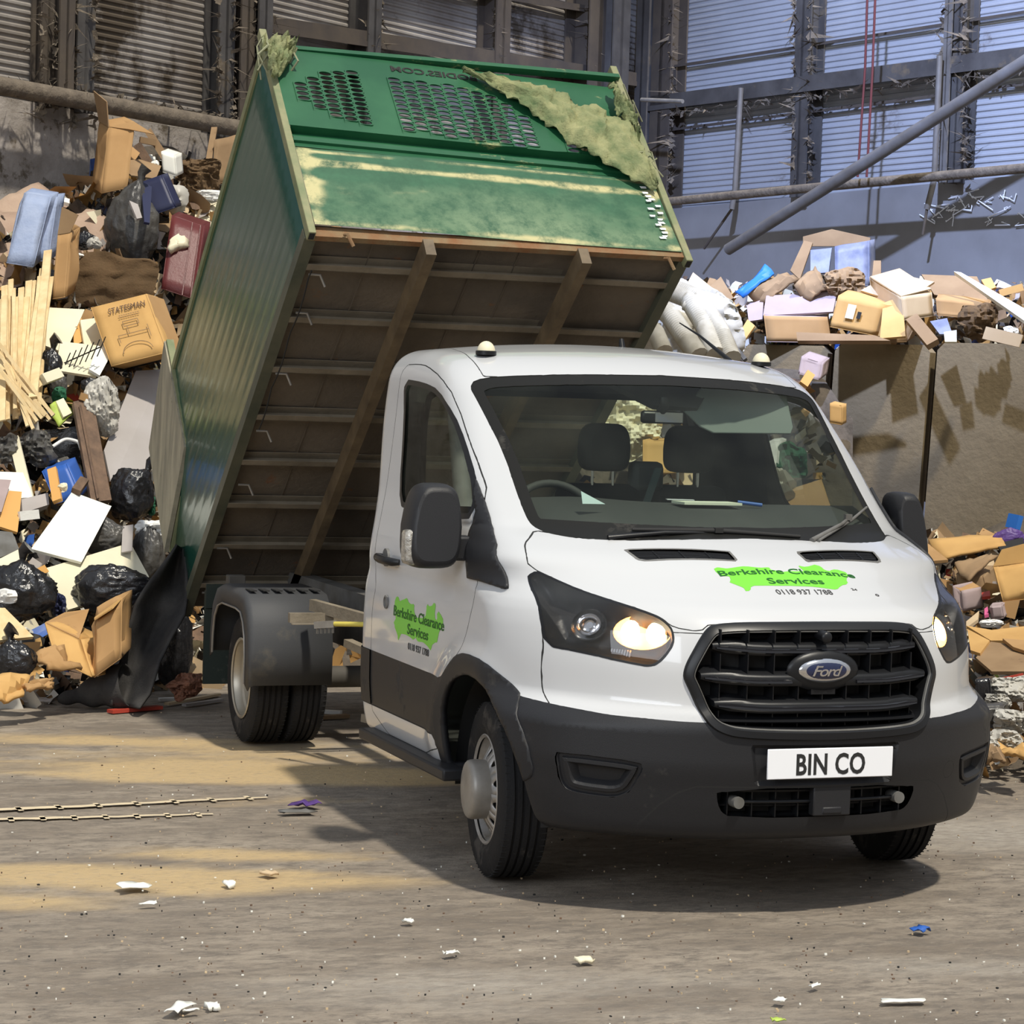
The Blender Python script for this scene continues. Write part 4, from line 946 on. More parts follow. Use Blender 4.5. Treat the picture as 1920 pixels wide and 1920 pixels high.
for i in range(nx):
    x0=-hw+.012+i*cw; sh_=chh/2 if i%2 else 0
    j=0; h=h0
    edges=[h0]+([h0+chh/2] if i%2 else [])+[]
    hh=edges[-1]
    while hh+chh<=hU+1e-6: hh+=chh; edges.append(hh)
    if edges[-1]<hU-1e-6: edges.append(hU)
    for a,c in zip(edges[:-1],edges[1:]):
        cx,cz=x0+cw/2,(a+c)/2
        inside=(c-a>chh*.9) and any(psd(np.array([[cx,cz]]),A_)[0]<0 for A_ in areas)
        if not inside: b.add([pu(x0,a),pu(x0+cw,a),pu(x0+cw,c),pu(x0,c)],[(0,1,2,3)]); continue
        n=16; ring=[];out=[]
        for k in range(n):
            t=2*math.pi*(k+.5)/n; cc,ss=math.cos(t),math.sin(t); ring.append(pu(cx+rx*cc,cz+rz*ss)); m_=max(abs(cc),abs(ss)); out.append((cc/m_,ss/m_))
        # ellipse-to-rectangle web, corners snapped
        outp=[pu(cx+cw/2*o_[0],cz+(c-a)/2*o_[1]) for o_ in out]
        corners=[(1,1),(-1,1),(-1,-1),(1,-1)]
        bb=len(b.v); b.v+=[tuple(p) for p in ring+outp]
        for k in range(n):
            k2=(k+1)%n; b.f.append((bb+k,bb+k2,bb+n+k2,bb+n+k)); b.m.append(0)
        for ci,kk in enumerate((1,5,9,13)):
            pass
        for sx_,sz_ in corners:
            # fill the small corner triangle
            best=[k for k in range(n) if (out[k][0]*sx_>0.2 and out[k][1]*sz_>0.2)]
            best=sorted(best,key=lambda k:(abs(out[k][0])+abs(out[k][1])),reverse=True)[:2]
            if len(best)==2 and not (abs(abs(out[best[0]][0])-1)<1e-6 and abs(abs(out[best[0]][1])-1)<1e-6):
                b.add([outp[best[0]],pu(cx+sx_*cw/2,cz+sz_*(c-a)/2),outp[best[1]]],[(0,1,2)])
b.build('perforated_front_panel',M['green_clean'],tb,solid=.006,weld=.0015)
b=MB(); b.obox(tp(-hw,Lt+.0,HT-.03),(2*hw,0,0),n1*.045,hv*.03); b.build('front_top_rail',M['green_clean'],tb)
text('mirrored_lettering','BODIES.COM',.048,lambda u,v,w_:np.array([tp(-(.0+a)-.10,Lt+.042+c,HT-.115+bb_) for a,bb_,c in zip(u,v,w_)]),M['gap'],tb,width=.50,bold=.02)
# rope hooks along the floor edge
for s_,x in [(t,-hw+.03) for t in (.25,.72,1.35,1.85,2.35,2.85,3.15)]:
    b=MB(); p=tp(x+.02,s_,-.06); b.tube([p,p+(.06,0,-.0),p+(.085,-.01,-.06)],.007,6); b.build('rope_hook',M['hub'],tb,smooth=60)
for x in (-.86,.90):
    b=MB(); p=tp(x,Lt+.02,-.05); b.tube([p,p+(.0,-.05,-.0),p+(.03,-.06,-.06)],.010,6); b.build('rope_hook',M['rust'],tb,smooth=60)
b=MB(); p=[tp(-hw+.05,t,-.07-.03*abs(math.sin(t*7))) for t in np.linspace(1.9,3.2,20)]; b.tube(p,.004,5); b.build('loose_cord',M['gap'],tb)
# swung-back rear door
P4=[at(*q) for q in ((312,1035,14.30),(350,838,14.02),(312,640,14.50),(283,840,14.78))]
b=MB(); b.quad(P4,.03); rd=b.build('rear_door',M['ply'],tb); rd['label']='weathered inner face of the opened rear door'
b=MB(); 
for i,j in ((1,2),): b.bar(P4[i]+(0.02,0,0),P4[j]+(0.02,0,0),.04,.045,up=(1,0,0))
b.bar(P4[0]+(0.035,0,0),P4[1]+(0.035,0,0),.02,.03,up=(1,0,0)); b.build('door_frame',M['green_edge'],rd)
b=MB(); b.tube([P4[1]+(0,0,.2),P4[1]+(.16,.1,.2)],.008,6); b.build('door_stay',M['hub'],rd)
# tipping ram
b=MB(); b.tube([(0,2.9,.62),(0,3.15,1.35)],.07,16); b.tube([(0,3.15,1.35),(0,3.35,1.95)],.05,16); b.build('tipping_ram',M['chgrey'],truck,smooth=60)
# ragged cover net
def netgrid(quad,nu,nv,amp,seed,name,label=None,ragged=.0,off=.05):
    A_,B_,C_,D_=[np.array(uh(*q)) for q in quad]; P=[]
    for i in range(nu+1):
        row=[]
        for j in range(nv+1):
            u,v=i/nu,j/nv; q=(A_*(1-u)+B_*u)*(1-v)+(D_*(1-u)+C_*u)*v
            n_=vnoise(np.array([[u*9+v*5,v*4-u*3,seed]]))[0]; n2=vnoise(np.array([[u*24+v*10,v*9,seed+3]]))[0]
            q=q+np.array([.02*n2*ragged*(j in (0,nv)),.03*n_*ragged*(j in (0,nv))])
            row.append(tp(q[0],Lt+.045+off+amp*n_+amp*.4*n2,q[1]))
        P.append(row)
    b=MB(); b.grid(P); return b.build(name,M['net'],tb,smooth=60,solid=.004)
netgrid([(865,136),(1050,158),(1228,352),(1222,350)],50,26,.016,2,'cover_net',ragged=1,off=.03) if 0 else None
def netpoly(rows,amp,seed,name,off=.03):
    P=[]
    for r in rows:
        a_,c_=np.array(uh(*r[0])),np.array(uh(*r[1])); row=[]
        for j in range(19):
            v=j/18; q=a_*(1-v)+c_*v; i=len(P)
            n_=vnoise(np.array([[i*.33,v*4,seed]]))[0]; n2=vnoise(np.array([[i*.9+v*6,v*13,seed+3]]))[0]
            row.append(tp(q[0]+.006*n2,Lt+.045+off+amp*1.3*n_+amp*1.1*n2+.03*math.sin(v*math.pi),q[1]+.006*n_))
        P.append(row)
    b=MB(); b.grid(P); return b.build(name,M['net'],tb,smooth=60,solid=.004)
def lerp_rows(top,bot,n):
    def s_(L_,t):
        k=t*(len(L_)-1); i=min(int(k),len(L_)-2); f=k-i; return tuple(L_[i][a]*(1-f)+L_[i+1][a]*f for a in (0,1))
    return [(s_(top,t),s_(bot,t)) for t in np.linspace(0,1,n)]
netpoly(lerp_rows([(862,134),(930,146),(1010,156),(1045,165),(1080,190),(1130,205),(1165,215),(1195,260),(1226,345)],[(866,138),(930,172),(985,205),(1030,232),(1062,262),(1100,285),(1140,310),(1185,335),(1228,352)],60),.018,5,'cover_net')
netpoly(lerp_rows([(1135,158),(1150,165),(1172,200),(1180,225)],[(1150,215),(1160,218),(1185,240),(1195,262)],24),.022,9,'cover_net',.05)
netpoly(lerp_rows([(487,96),(505,88),(530,92),(552,98)],[(505,165),(520,160),(540,135),(548,108)],24),.03,11,'cover_net',.05)
b=MB(); r_=RS(4)
for k in range(16):
    p=tp(-hw+r_.uniform(-.05,.12),Lt+.10,HT-r_.uniform(.0,.15)); b.tube([p,p+r_.uniform(-.06,.03,3),p+np.array((r_.uniform(-.10,.02),0,-.12-.1*r_.rand()))],.006,5)
for k in range(10):
    p=tp(hw+r_.uniform(-.08,.02),Lt+.10,r_.uniform(.7,HT-.1)); b.tube([p,p+r_.uniform(-.03,.05,3),p+np.array((r_.uniform(0,.06),0,-.10))],.005,5)
b.build('frayed_strands',M['rope'],tb)
# ------------------------------------------------------------------ the shed
def struct(o): o['kind']='structure'; return o
def az_dir(deg): a=math.radians(deg); return np.array([math.sin(a),math.cos(a),0])
K0=at(1185,600,26.0); K0[2]=0
dL=-az_dir(57.4); dR=-az_dir(-16.6)
nL=np.array([dL[1],-dL[0],0]); nR=np.array([-dR[1],dR[0],0])
if np.dot(nL,CP-K0)<0: nL=-nL
if np.dot(nR,CP-K0)<0: nR=-nR
def onw(px,py,wl,off=0):
    n=nL if wl=='L' else nR; o=K0+n*off; d=ray(px,py); t=np.dot(o-CP,n)/np.dot(d,n); return CP+d*t
def sz(px,py,wl,off=0):
    p=onw(px,py,wl,off); return float(np.dot(p-K0,dL if wl=='L' else dR)),float(p[2])
up=np.array((0,0,1.))
# floor
fx=np.arange(-9,10.01,.06); fy_=np.arange(-7,16.01,.06)
FX,FY=np.meshgrid(fx,fy_,indexing='ij'); Pn=np.stack([FX,FY,0*FX],-1)
zf=.004*vnoise(Pn,5,1.2)+.002*vnoise(Pn,8,5)
b=MB(); b.grid(np.stack([FX,FY,zf-.006],-1))
me_floor=b
# camera-right / camera-forward ground axes of the streaks left by the loading shovel
ua=(FX*.96-FY*.28); va=(FX*.28+FY*.96)
def gp(px,py): p=hit(px,py,2,0); return p[0],p[1]
def blob(px,py,rx,ry,ang=-.30):
    x0,y0=gp(px,py); dx,dy=FX-x0,FY-y0; c_,s_=math.cos(ang),math.sin(ang); a=(dx*c_+dy*s_)/rx; q=(-dx*s_+dy*c_)/ry
    return np.exp(-(a*a+q*q))
ns=vnoise(np.stack([ua*.8,va*4.0,0*ua],-1),3)*.5+vnoise(np.stack([ua*2.2,va*11,0*ua],-1),4)*.35+vnoise(np.stack([ua*7,va*22,0*ua],-1),6)*.2
dust=blob(560,1455,1.15,.30)*1.5+blob(300,1500,1.0,.22)*.55+blob(170,1640,1.3,.22)*1.3+blob(420,1600,.8,.14)*.9+blob(20,1690,.7,.2)*.8+blob(350,1385,1.6,.5)*.55+blob(100,1420,1.5,.6)*.45
dust=np.clip((dust+ns*.75-.42)*2.2,0,1)
pale=blob(1880,1560,1.3,.6)*1.2+blob(1820,1810,.8,.18)*.9+blob(830,1840,.9,.25)*.9+blob(640,1400,.7,.3)*.9+blob(1300,1900,1.6,.15)*.3+.10
pale=np.clip((pale+ns*.6-.45)*1.4,0,1)
fm=bpy.data.materials.new('shed_floor_concrete'); fm.use_nodes=True; nt=fm.node_tree; bs=nt.nodes['Principled BSDF']; L=nt.links.new
tcn=N(nt,'ShaderNodeTexCoord')
def fnoise(sc,st,det=8,ro=.65,rot=-.28):
    mp=N(nt,'ShaderNodeMapping'); L(tcn.outputs['Object'],mp.inputs[0]); mp.inputs['Scale'].default_value=st; mp.inputs['Rotation'].default_value=(0,0,-rot)
    n=N(nt,'ShaderNodeTexNoise'); n.inputs['Scale'].default_value=sc; n.inputs['Detail'].default_value=det; n.inputs['Roughness'].default_value=ro; L(mp.outputs[0],n.inputs['Vector']); return n.outputs['Fac']
def fr(s,a,c):
    r=N(nt,'ShaderNodeMapRange'); r.inputs[1].default_value=a; r.inputs[2].default_value=c; L(s,r.inputs[0]); return r.outputs[0]
def fmix(f,a,c):
    x=N(nt,'ShaderNodeMix',data_type='RGBA'); L(f,x.inputs[0])
    for s_,v in ((6,a),(7,c)):
        if isinstance(v,tuple): x.inputs[s_].default_value=(*v,1)
        else: L(v,x.inputs[s_])
    return x.outputs[2]
cc=fmix(fr(fnoise(.9,(1,3,1),10,.7),.38,.62),(.205,.168,.130),(.37,.315,.25))
cc=fmix(fr(fnoise(7,(1,2.0,1),10,.8),.45,.60),cc,(.175,.148,.12))
cc=fmix(fr(fnoise(22,(1,2.0,1),6,.85),.58,.68),cc,(.36,.32,.26))
at1=N(nt,'ShaderNodeAttribute',attribute_name='dust'); at2=N(nt,'ShaderNodeAttribute',attribute_name='pale')
def fmul(a,c,op='MULTIPLY'):
    x=N(nt,'ShaderNodeMath',operation=op); L(a,x.inputs[0]); 
    if isinstance(c,float): x.inputs[1].default_value=c
    else: L(c,x.inputs[1])
    return x.outputs[0]
fn1=fr(fnoise(14,(1,2.5,1),9,.75),.25,.60)
cc=fmix(fmul(fmul(at2.outputs['Fac'],fn1),.75),cc,(.47,.43,.37))
cc=fmix(fmul(fmul(at1.outputs['Fac'],fr(fnoise(20,(1,2,1),8,.7),.15,.5)),.92),cc,(.56,.41,.215))
L(cc,bs.inputs['Base Color']); bs.inputs['Roughness'].default_value=.82
bp=N(nt,'ShaderNodeBump'); bp.inputs['Strength'].default_value=.9; bp.inputs['Distance'].default_value=.015; L(fnoise(16,(1,1.6,1),10,.75),bp.inputs['Height']); L(bp.outputs[0],bs.inputs['Normal'])
fo=b.build('floor',fm,smooth=180)
for nm_,arr in (('dust',dust),('pale',pale)):
    a_=fo.data.attributes.new(nm_,'FLOAT','POINT'); a_.data.foreach_set('value',arr.reshape(-1).astype(np.float32))
struct(fo)
b=MB(); b.add([(-30,-20,-.012),(30,-20,-.012),(30,32,-.012),(-30,32,-.012)],[(0,1,2,3)]); struct(b.build('floor',fm))
# walls: plastered / plated lower part, corrugated cladding above
def wall(wl,smax,line,mlow,mclad,name):
    d=dL if wl=='L' else dR; n=nL if wl=='L' else nR
    b=MB(); S_=np.linspace(-.0,smax,24); tops=[line(s) for s in S_]
    P=[[K0+d*s+up*(t*z)+n*(.02*vnoise(np.array([[s*.7,z,t*9]]))[0]) for t in np.linspace(0,1,8)] for s,z in zip(S_,tops)]
    b.grid(P); lo=struct(b.build(name,mlow,smooth=180))
    b=MB(); P=[]; z=2.8; k=0; zs=[]
    while z<9: zs.append((z,0)); zs.append((z+.012,.014)); zs.append((z+.030,.014)); zs.append((z+.042,0)); z+=.062
    for s in (-.0,smax): P.append([K0+d*s+up*z+n*(-.06+o) for z,o in zs])
    b.grid(P); struct(b.build('cladding' if 0 else name,mclad))
    return lo
sL=lambda px,py,wl='L':sz(px,py,wl)
(l0,lz0),(l1,lz1)=sz(30,185,'L'),sz(450,262,'L')
wall('L',14,lambda s:lz0+(lz1-lz0)*(s-l0)/(l1-l0),M['concrete_l'],M['clad_l'],'wall_left')
(r0,rz0),(r1,rz1)=sz(1250,392,'R'),sz(1900,330,'R')
wall('R',12,lambda s:rz0+(rz1-rz0)*(s-r0)/(r1-r0),M['concrete_r'],M['clad_r'],'wall_right')
def wpt(wl,s,z,o): return K0+(dL if wl=='L' else dR)*s+up*z+(nL if wl=='L' else nR)*o
tn=[0]
def trim(b,m_,smooth=0):
    tn[0]+=1; return struct(b.build('trim_%d'%tn[0],m_,smooth=smooth))
def column(wl,px0,px1,pyt,z0,z1,o0,o1,m_,flange=True):
    z0=(lz0+(lz1-lz0)*(sz((px0+px1)/2,pyt,'L',o1)[0]-l0)/(l1-l0) if wl=='L' else rz0+(rz1-rz0)*(sz((px0+px1)/2,pyt,'R',o1)[0]-r0)/(r1-r0))-.03
    s0,_=sz(px0,pyt,wl,o1); s1,_=sz(px1,pyt,wl,o1); s0,s1=sorted((s0,s1)); b=MB(); d=dL if wl=='L' else dR; n=nL if wl=='L' else nR
    if flange:
        w_=(s1-s0); b.obox(wpt(wl,s0,z0,o1-.02),d*w_,n*.02,up*(z1-z0)); b.obox(wpt(wl,s0+w_*.42,z0,o0),d*w_*.16,n*(o1-o0),up*(z1-z0)); b.obox(wpt(wl,s0,z0,o0),d*w_,n*.02,up*(z1-z0))
    else: b.obox(wpt(wl,s0,z0,o0),d*(s1-s0),n*(o1-o0),up*(z1-z0))
    return trim(b,m_)
for a,c,m_,o in ((78,104,'framel',.10),(112,140,'framel',.22),(145,178,'frame',.10),(410,440,'frame',.15),(452,478,'framel',.18),(485,510,'frame',.25),(690,714,'frame',.22),(930,956,'framel',.22),(1105,1145,'framel',.30),(1150,1180,'frame',.5)):
    column('L',a,c,100,lz1-.25,9,-.04,o,M[m_])
for a,c,m_,o in ((1192,1215,'frame',.3),(1222,1258,'framel',.2),(1490,1518,'frame',.18),(1768,1782,'pipe',.22),(1786,1808,'frame',.16)):
    column('R',a,c,100,rz0-.1,9,-.04,o,M[m_])
def purlin(wl,pa,pb,h,dep,m_,name=None,o=.0,ext=(0,0)):
    s0,z0=sz(*pa,wl,o); s1,z1=sz(*pb,wl,o); k=(z1-z0)/(s1-s0); s0-=ext[0]; z0-=k*ext[0]; s1+=ext[1]; z1+=k*ext[1]
    n=nL if wl=='L' else nR; b=MB(); b.obox(wpt(wl,s0,z0,o),wpt(wl,s1,z1,o)-wpt(wl,s0,z0,o),n*dep,up*h); b.obox(wpt(wl,s0,z0,o+dep),wpt(wl,s1,z1,o)-wpt(wl,s0,z0,o),n*.012,up*-h*.5)
    return trim(b,m_)
purlin('L',(1130,150),(520,60),.10,.20,M['framel'],ext=(.5,.3)); purlin('L',(1100,22),(720,-35),.05,.10,M['framel'])
purlin('L',(700,148),(500,112),.06,.12,M['frame'])
purlin('R',(1240,203),(1918,118),.11,.20,M['frame'],ext=(0,6)); purlin('R',(1252,128),(1920,25),.02,.03,M['framel'],ext=(0,6)); purlin('R',(1252,246),(1920,160),.02,.03,M['framel'],ext=(0,1))
def pipe_(wl,pts,r,o,m_,name,label,cat,off2=None):
    P=[onw(px,py,wl,(off2[i] if off2 else o)) for i,(px,py) in enumerate(pts)]
    b=MB(); b.tube(P,r,14); ob=b.build(name,m_,smooth=60,loc=P[0]); tag(ob,label,cat); return ob
pipe_('L',[(-80,146),(30,166),(240,204),(455,243)],.075,.30,M['piped'],'handrail_pipe','fat dusty rail pipe along the top of the left plastered wall','pipe')
pipe_('R',[(1236,380),(1420,362),(1600,345),(1990,309),(2500,262)],.046,.55,M['piped'],'handrail_pipe','fluff covered horizontal rail pipe along the right-hand wall','pipe')
pipe_('R',[(1365,468),(1560,345),(1990,72),(2300,-125)],.060,1.0,M['pipe'],'brace_pipe','thick grey diagonal brace pipe crossing in front of the right-hand wall','pipe')
pipe_('R',[(1389,165),(1378,355),(1372,392)],.030,.30,M['pipe'],'downpipe','thin dark vertical pipe on the right-hand wall nearest the corner','pipe')
pipe_('R',[(1762,105),(1752,335),(1738,392)],.030,.30,M['pipe'],'downpipe','thin dark vertical pipe on the right-hand wall close to the frame edge','pipe')
pipe_('R',[(1372,392),(1320,466)],.014,.30,M['framel'],'wall_rod','thin slanting rod below the right-hand rail pipe, nearest the corner','rod')
pipe_('R',[(1746,345),(1730,440)],.014,.30,M['framel'],'wall_rod','thin slanting rod below the right-hand rail pipe, under the outer downpipe','rod')
for i,(a,c,e) in enumerate(((1627,1622,1608),(1642,1636,1625))):
    pipe_('R',[(a,-30),(c,130),(e,332)],.012,.7,M['redrope'],'hanging_rope',('left-hand' if i==0 else 'right-hand')+' one of two thin red ropes hanging before the corrugated wall','rope')
pipe_('R',[(1203,187),(1280,190)],.022,.9,M['hub'],'light_tube','short pale tube fixed beside the corner column','tube')
# fluff caught on the frames
r_=RS(31); b=MB()
for k in range(1100):
    wl='L' if r_.rand()<.55 else 'R'
    px=float(r_.choice([78,104,140,178,410,440,478,510,690,714,930,1105] if wl=='L' else [1258,1490,1518,1768,1808])); py=r_.uniform(0,240 if wl=='L' else 340)
    if r_.rand()<.3: px=r_.uniform(20,450) if wl=='L' else r_.uniform(1240,1920); py=(150+.173*px+r_.uniform(-8,14)) if wl=='L' else (212-.125*(px-1240)+r_.uniform(-2,10))
    p=onw(px,py,wl,.18); d=r_.normal(size=3)*(.07,.07,.035); d2=r_.normal(size=3)*.008
    b.add([p-d2,p+d2,p+d*r_.uniform(.5,2.2)],[(0,1,2)]); b.add([p-d2*2,p+d*.4+(0,0,.02),p+d2*2,p-d*.3-(0,0,.02)],[(0,1,2,3)])
tag(b.build('fluff_tufts',M['piped']),'tufts of brown fluff and dust caught on the wall frames',kind='stuff')
# chalky scrawl on the right wall
b=MB(); r_=RS(7)
for k in range(26):
    px,py=r_.uniform(1745,1915),r_.uniform(365,420); p=[(px+i*r_.uniform(-8,10),py+i*r_.uniform(-6,6)) for i in range(4)]
    b.tube([onw(a,c,'R',.028) for a,c in p],.006,4)
tag(b.build('chalk_scrawl',M['plate']),'white scratched scrawl marks on the right-hand wall','marks',kind='stuff')
# bay wall of brown panels
BP=[at(1385,648,19.2),at(1560,646,18.9),at(1752,645,18.5),at(1990,643,18.0)]
def bay(i,pa,pb,label,topl=0,lean=.22,inset=.03):
    a=np.array([pa[0],pa[1],0]);c=np.array([pb[0],pb[1],0]); d=c-a; Lw=np.linalg.norm(d); d/=Lw; n=np.array([d[1],-d[0],0]); 
    if np.dot(n,CP-a)<0: n=-n
    z=(pa[2]+pb[2])/2; b=MB(); g=inset
    def pt(u,zz,o=0):
        return a+d*(g+u*(Lw-2*g))+up*zz+n*o+d*(-.10*(1-zz/z))
    c_=.06/Lw; poly_=[(0,0),(1,0),(1,z-.06),(1-c_,z),(c_,z),(0,z-.06)]
    v=[pt(u,zz,.0) for u,zz in poly_]+[pt(u,zz,-.16) for u,zz in poly_]; k=6
    b.add(v,[tuple(range(k)),tuple(range(2*k-1,k-1,-1))]+[(q,(q+1)%k,(q+1)%k+k,q+k) for q in range(k)])
    o=b.build('bay_panel',M['bay'],recalc=True,loc=a); o.data.polygons; tag(o,label,'wall panel','precast panels of the storage bay'); return o
bay(0,BP[0],BP[1],'brown bay wall panel directly behind the cab roof, partly hidden by a pink taped carton')
bay(1,BP[1],BP[2],'wide brown bay wall panel in the middle, below the open cartons')
bay(2,BP[2],BP[3],'brown bay wall panel at the right edge with a pale scuff mark')
bay(3,at(1210,652,19.6),BP[0],'brown bay wall panel hidden behind the cab and white hoses')
# ------------------------------------------------------------------ rubbish heaps
def LD(px,py): # depth of the big heap's face
    d=float(np.interp(py,[230,300,400,550,700,850,1000,1150,1330],[19.6,19.2,18.5,17.6,16.9,16.3,15.7,15.1,14.35]))
    return d+float(np.interp(px,[-300,0,200,450,900,1300],[-1.3,-.75,-.2,.6,1.3,1.5]))
def heap(name,cols,rows,f,m_,seed,label):
    b=MB(); P=[]
    for px,pt_,pb_ in cols:
        row=[]
        for t in np.linspace(0,1,rows):
            py=pt_+(pb_-pt_)*t; D=f(px,py)+.25; p=at(px,py,D); p=p+np.array([0,0,1])*.16*vnoise(np.array([p]),seed,1.7)[0]+ray(px,py)*.18*vnoise(np.array([p]),seed+4,2.6)[0]; row.append(p)
        row=[row[0]+cf*.25-up*1.8]+row
        P.append(row)
    b.grid(P); o=b.build(name,m_,smooth=20); tag(o,label,'rubbish heap',kind='stuff'); return P
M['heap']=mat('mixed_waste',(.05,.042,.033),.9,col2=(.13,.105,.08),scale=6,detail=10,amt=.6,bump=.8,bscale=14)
pxs=list(range(-170,1621,26))
topline=lambda px: float(np.interp(px,[-330,0,75,170,250,330,420,620,1100,1250,1340,1400,1480,1540,1600,1640],[430,400,372,330,292,290,300,420,540,560,610,690,708,722,815,960]))
botline=lambda px: float(np.interp(px,[-330,0,200,420,700,1100,1620],[1345,1325,1305,1290,1275,1260,1240]))
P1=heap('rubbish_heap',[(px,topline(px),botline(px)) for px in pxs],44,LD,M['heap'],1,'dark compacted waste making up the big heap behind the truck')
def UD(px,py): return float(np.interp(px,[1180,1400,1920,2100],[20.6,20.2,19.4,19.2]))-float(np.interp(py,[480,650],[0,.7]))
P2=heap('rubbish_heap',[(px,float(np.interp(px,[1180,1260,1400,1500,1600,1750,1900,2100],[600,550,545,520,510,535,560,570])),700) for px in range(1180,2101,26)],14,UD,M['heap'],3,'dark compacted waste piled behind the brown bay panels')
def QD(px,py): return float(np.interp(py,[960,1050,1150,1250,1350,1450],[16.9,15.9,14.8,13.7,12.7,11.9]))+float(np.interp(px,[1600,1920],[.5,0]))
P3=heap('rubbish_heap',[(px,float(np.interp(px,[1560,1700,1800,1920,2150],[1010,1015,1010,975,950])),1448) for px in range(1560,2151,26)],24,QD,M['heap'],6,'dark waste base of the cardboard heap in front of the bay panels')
def scraps(name,F,region,n,seed,label,sz_=(.03,.16)):
    mats=[M[k] for k in ('card','card3','cream','white','bag','clear','card2','wood2','bluep','card4','lilac','bag2','lime2','navy','red')]
    wts=np.array([8,9,5,4,10,7,6,5,.8,6,4,9,.7,1,.4]); wts=wts/wts.sum(); r=RS(seed); b=MB()
    for k in range(n):
        px,py=region(r); D=F(px,py)-r.uniform(-.1,.22); c=at(px,py,D); mi=int(r.choice(len(mats),p=wts)); 
        A_=r.normal(size=3);A_/=np.linalg.norm(A_);B_=np.cross(A_,r.normal(size=3));B_/=np.linalg.norm(B_); C_=np.cross(A_,B_)
        a=r.uniform(*sz_); q=a*r.uniform(.25,1.0)
        nu,nv=3,3; P=[[c+A_*a*(u-1)/1*.5*2*.5+B_*q*(v-1)*.5+C_*r.uniform(-.2,.2)*q for v in range(nv)] for u in range(nu)]
        b.grid(P,mi)
    o=b.build(name,mats,smooth=25,solid=0); tag(o,label,'rubbish',kind='stuff')
def regL(r):
    px=r.uniform(-150,470) if r.rand()<.8 else r.uniform(470,1560); t=topline(px); return px,t+(botline(px)-t)*r.rand()
scraps('loose_scraps',LD,regL,5200,11,'countless small torn scraps strewn over the big heap')
scraps('loose_scraps',UD,lambda r:(r.uniform(1200,2000),r.uniform(530,650)),900,12,'countless small scraps among the cartons behind the bay panels')
scraps('loose_scraps',QD,lambda r:(r.uniform(1680,2080),r.uniform(1000,1440)),1500,13,'countless small scraps over the cardboard heap beside the truck')
# ---- builders for individual pieces of rubbish
def piece(name,label,cat,m_,quads,F=LD,th=.012,lift=.20,group=None,smooth=0,build=True,kids=None):
    """flat or boxy piece made of thin faces; every corner is (px,py[,extra depth]) on the heap"""
    Q=[[at(q[0],q[1],F(q[0],q[1])-lift+(q[2] if len(q)>2 else 0)) for q in qd] for qd in quads]
    # flatten each piece: depth from a plane through its first face
    b=MB(); loc=Q[0][0]
    for qd in Q: b.quad(qd,th)
    o=b.build(name,m_,loc=loc,bevel=0); tag(o,label,cat,group); return o
def board(name,label,cat,m_,quad,F=LD,th=.02,lift=.22,tilt=0,bend=0,nrow=7,seed=0,group=None,flat=True):
    """rigid sheet: centre sits on the heap face; its corners lie in one plane leaning with the heap"""
    c=np.mean([q[:2] for q in quad],0); D0=F(*c)-lift; C0=at(c[0],c[1],D0)
    dzy=(F(c[0],c[1]-40)-F(c[0],c[1]+40))/80+tilt; dzx=(F(c[0]+40,c[1])-F(c[0]-40,c[1]))/80
    pts=[at(q[0],q[1],D0+(c[1]-q[1])*dzy+(q[0]-c[0])*dzx+(q[2] if len(q)>2 else 0)) for q in quad]
    b=MB()
    if bend and len(pts)==4:
        r=RS(seed); P=[]
        nn=np.cross(pts[1]-pts[0],pts[3]-pts[0]); nn/=np.linalg.norm(nn)
        for i in range(nrow+1):
            row=[]
            for j in range(nrow+1):
                u,v=i/nrow,j/nrow; p=(pts[0]*(1-u)+pts[1]*u)*(1-v)+(pts[3]*(1-u)+pts[2]*u)*v
                row.append(p+nn*bend*vnoise(np.array([[u*2.3,v*2.3,seed*1.7]]))[0]+nn*bend*.3*vnoise(np.array([[u*7,v*7,seed*1.3]]))[0])
            P.append(row)
        b.grid(P); o=b.build(name,m_,smooth=30,loc=C0,solid=th)
    else:
        b.quad(pts,th); o=b.build(name,m_,loc=C0)
    tag(o,label,cat,group); return o
def carton(name,label,A_,B_,C_,E_,m_=None,F=LD,lift=.30,flaps=(),m2=None,cat='cardboard box',dent=.02,seed=0):
    """closed box from a corner A (px,py) and its neighbours B, C, E (px,py,extra depth)"""
    D0=F(A_[0],A_[1])-lift; P=[at(q[0],q[1],D0+(q[2] if len(q)>2 else 0)) for q in (A_,B_,C_,E_)]; a,u,v,w_=P[0],P[1]-P[0],P[2]-P[0],P[3]-P[0]
    n=6; b=MB(); r=RS(seed+5)
    def face(o,p,q,mi=0):
        nn=np.cross(p,q); nn=nn/(np.linalg.norm(nn)+1e-9)
        b.grid([[o+p*i/n+q*j/n+nn*dent*vnoise(np.array([(o+p*i/n+q*j/n)*4.0]),seed)[0]*(0 if i in(0,n) or j in (0,n) else 1) for j in range(n+1)] for i in range(n+1)],mi)
    face(a,u,v,0); face(a+w_,u,v,0); face(a,u,w_,1); face(a+v,u,w_,1); face(a,v,w_,0); face(a+u,v,w_,0)
    ms=[m_ or M['card'],m2 or m_ or M['card']]
    o=b.build(name,ms,loc=a,smooth=25,solid=.006); tag(o,label,cat)
    for (i,q,r_,s_) in flaps:
        pass
    o['_']=0; del o['_']
    return o,(a,u,v,w_)
def flapquad(parent,pts,m_,name='flap'):
    b=MB(); off=np.array(parent.location); b.quad([np.array(p)-off for p in pts],.008); return b.build(name,m_,parent)
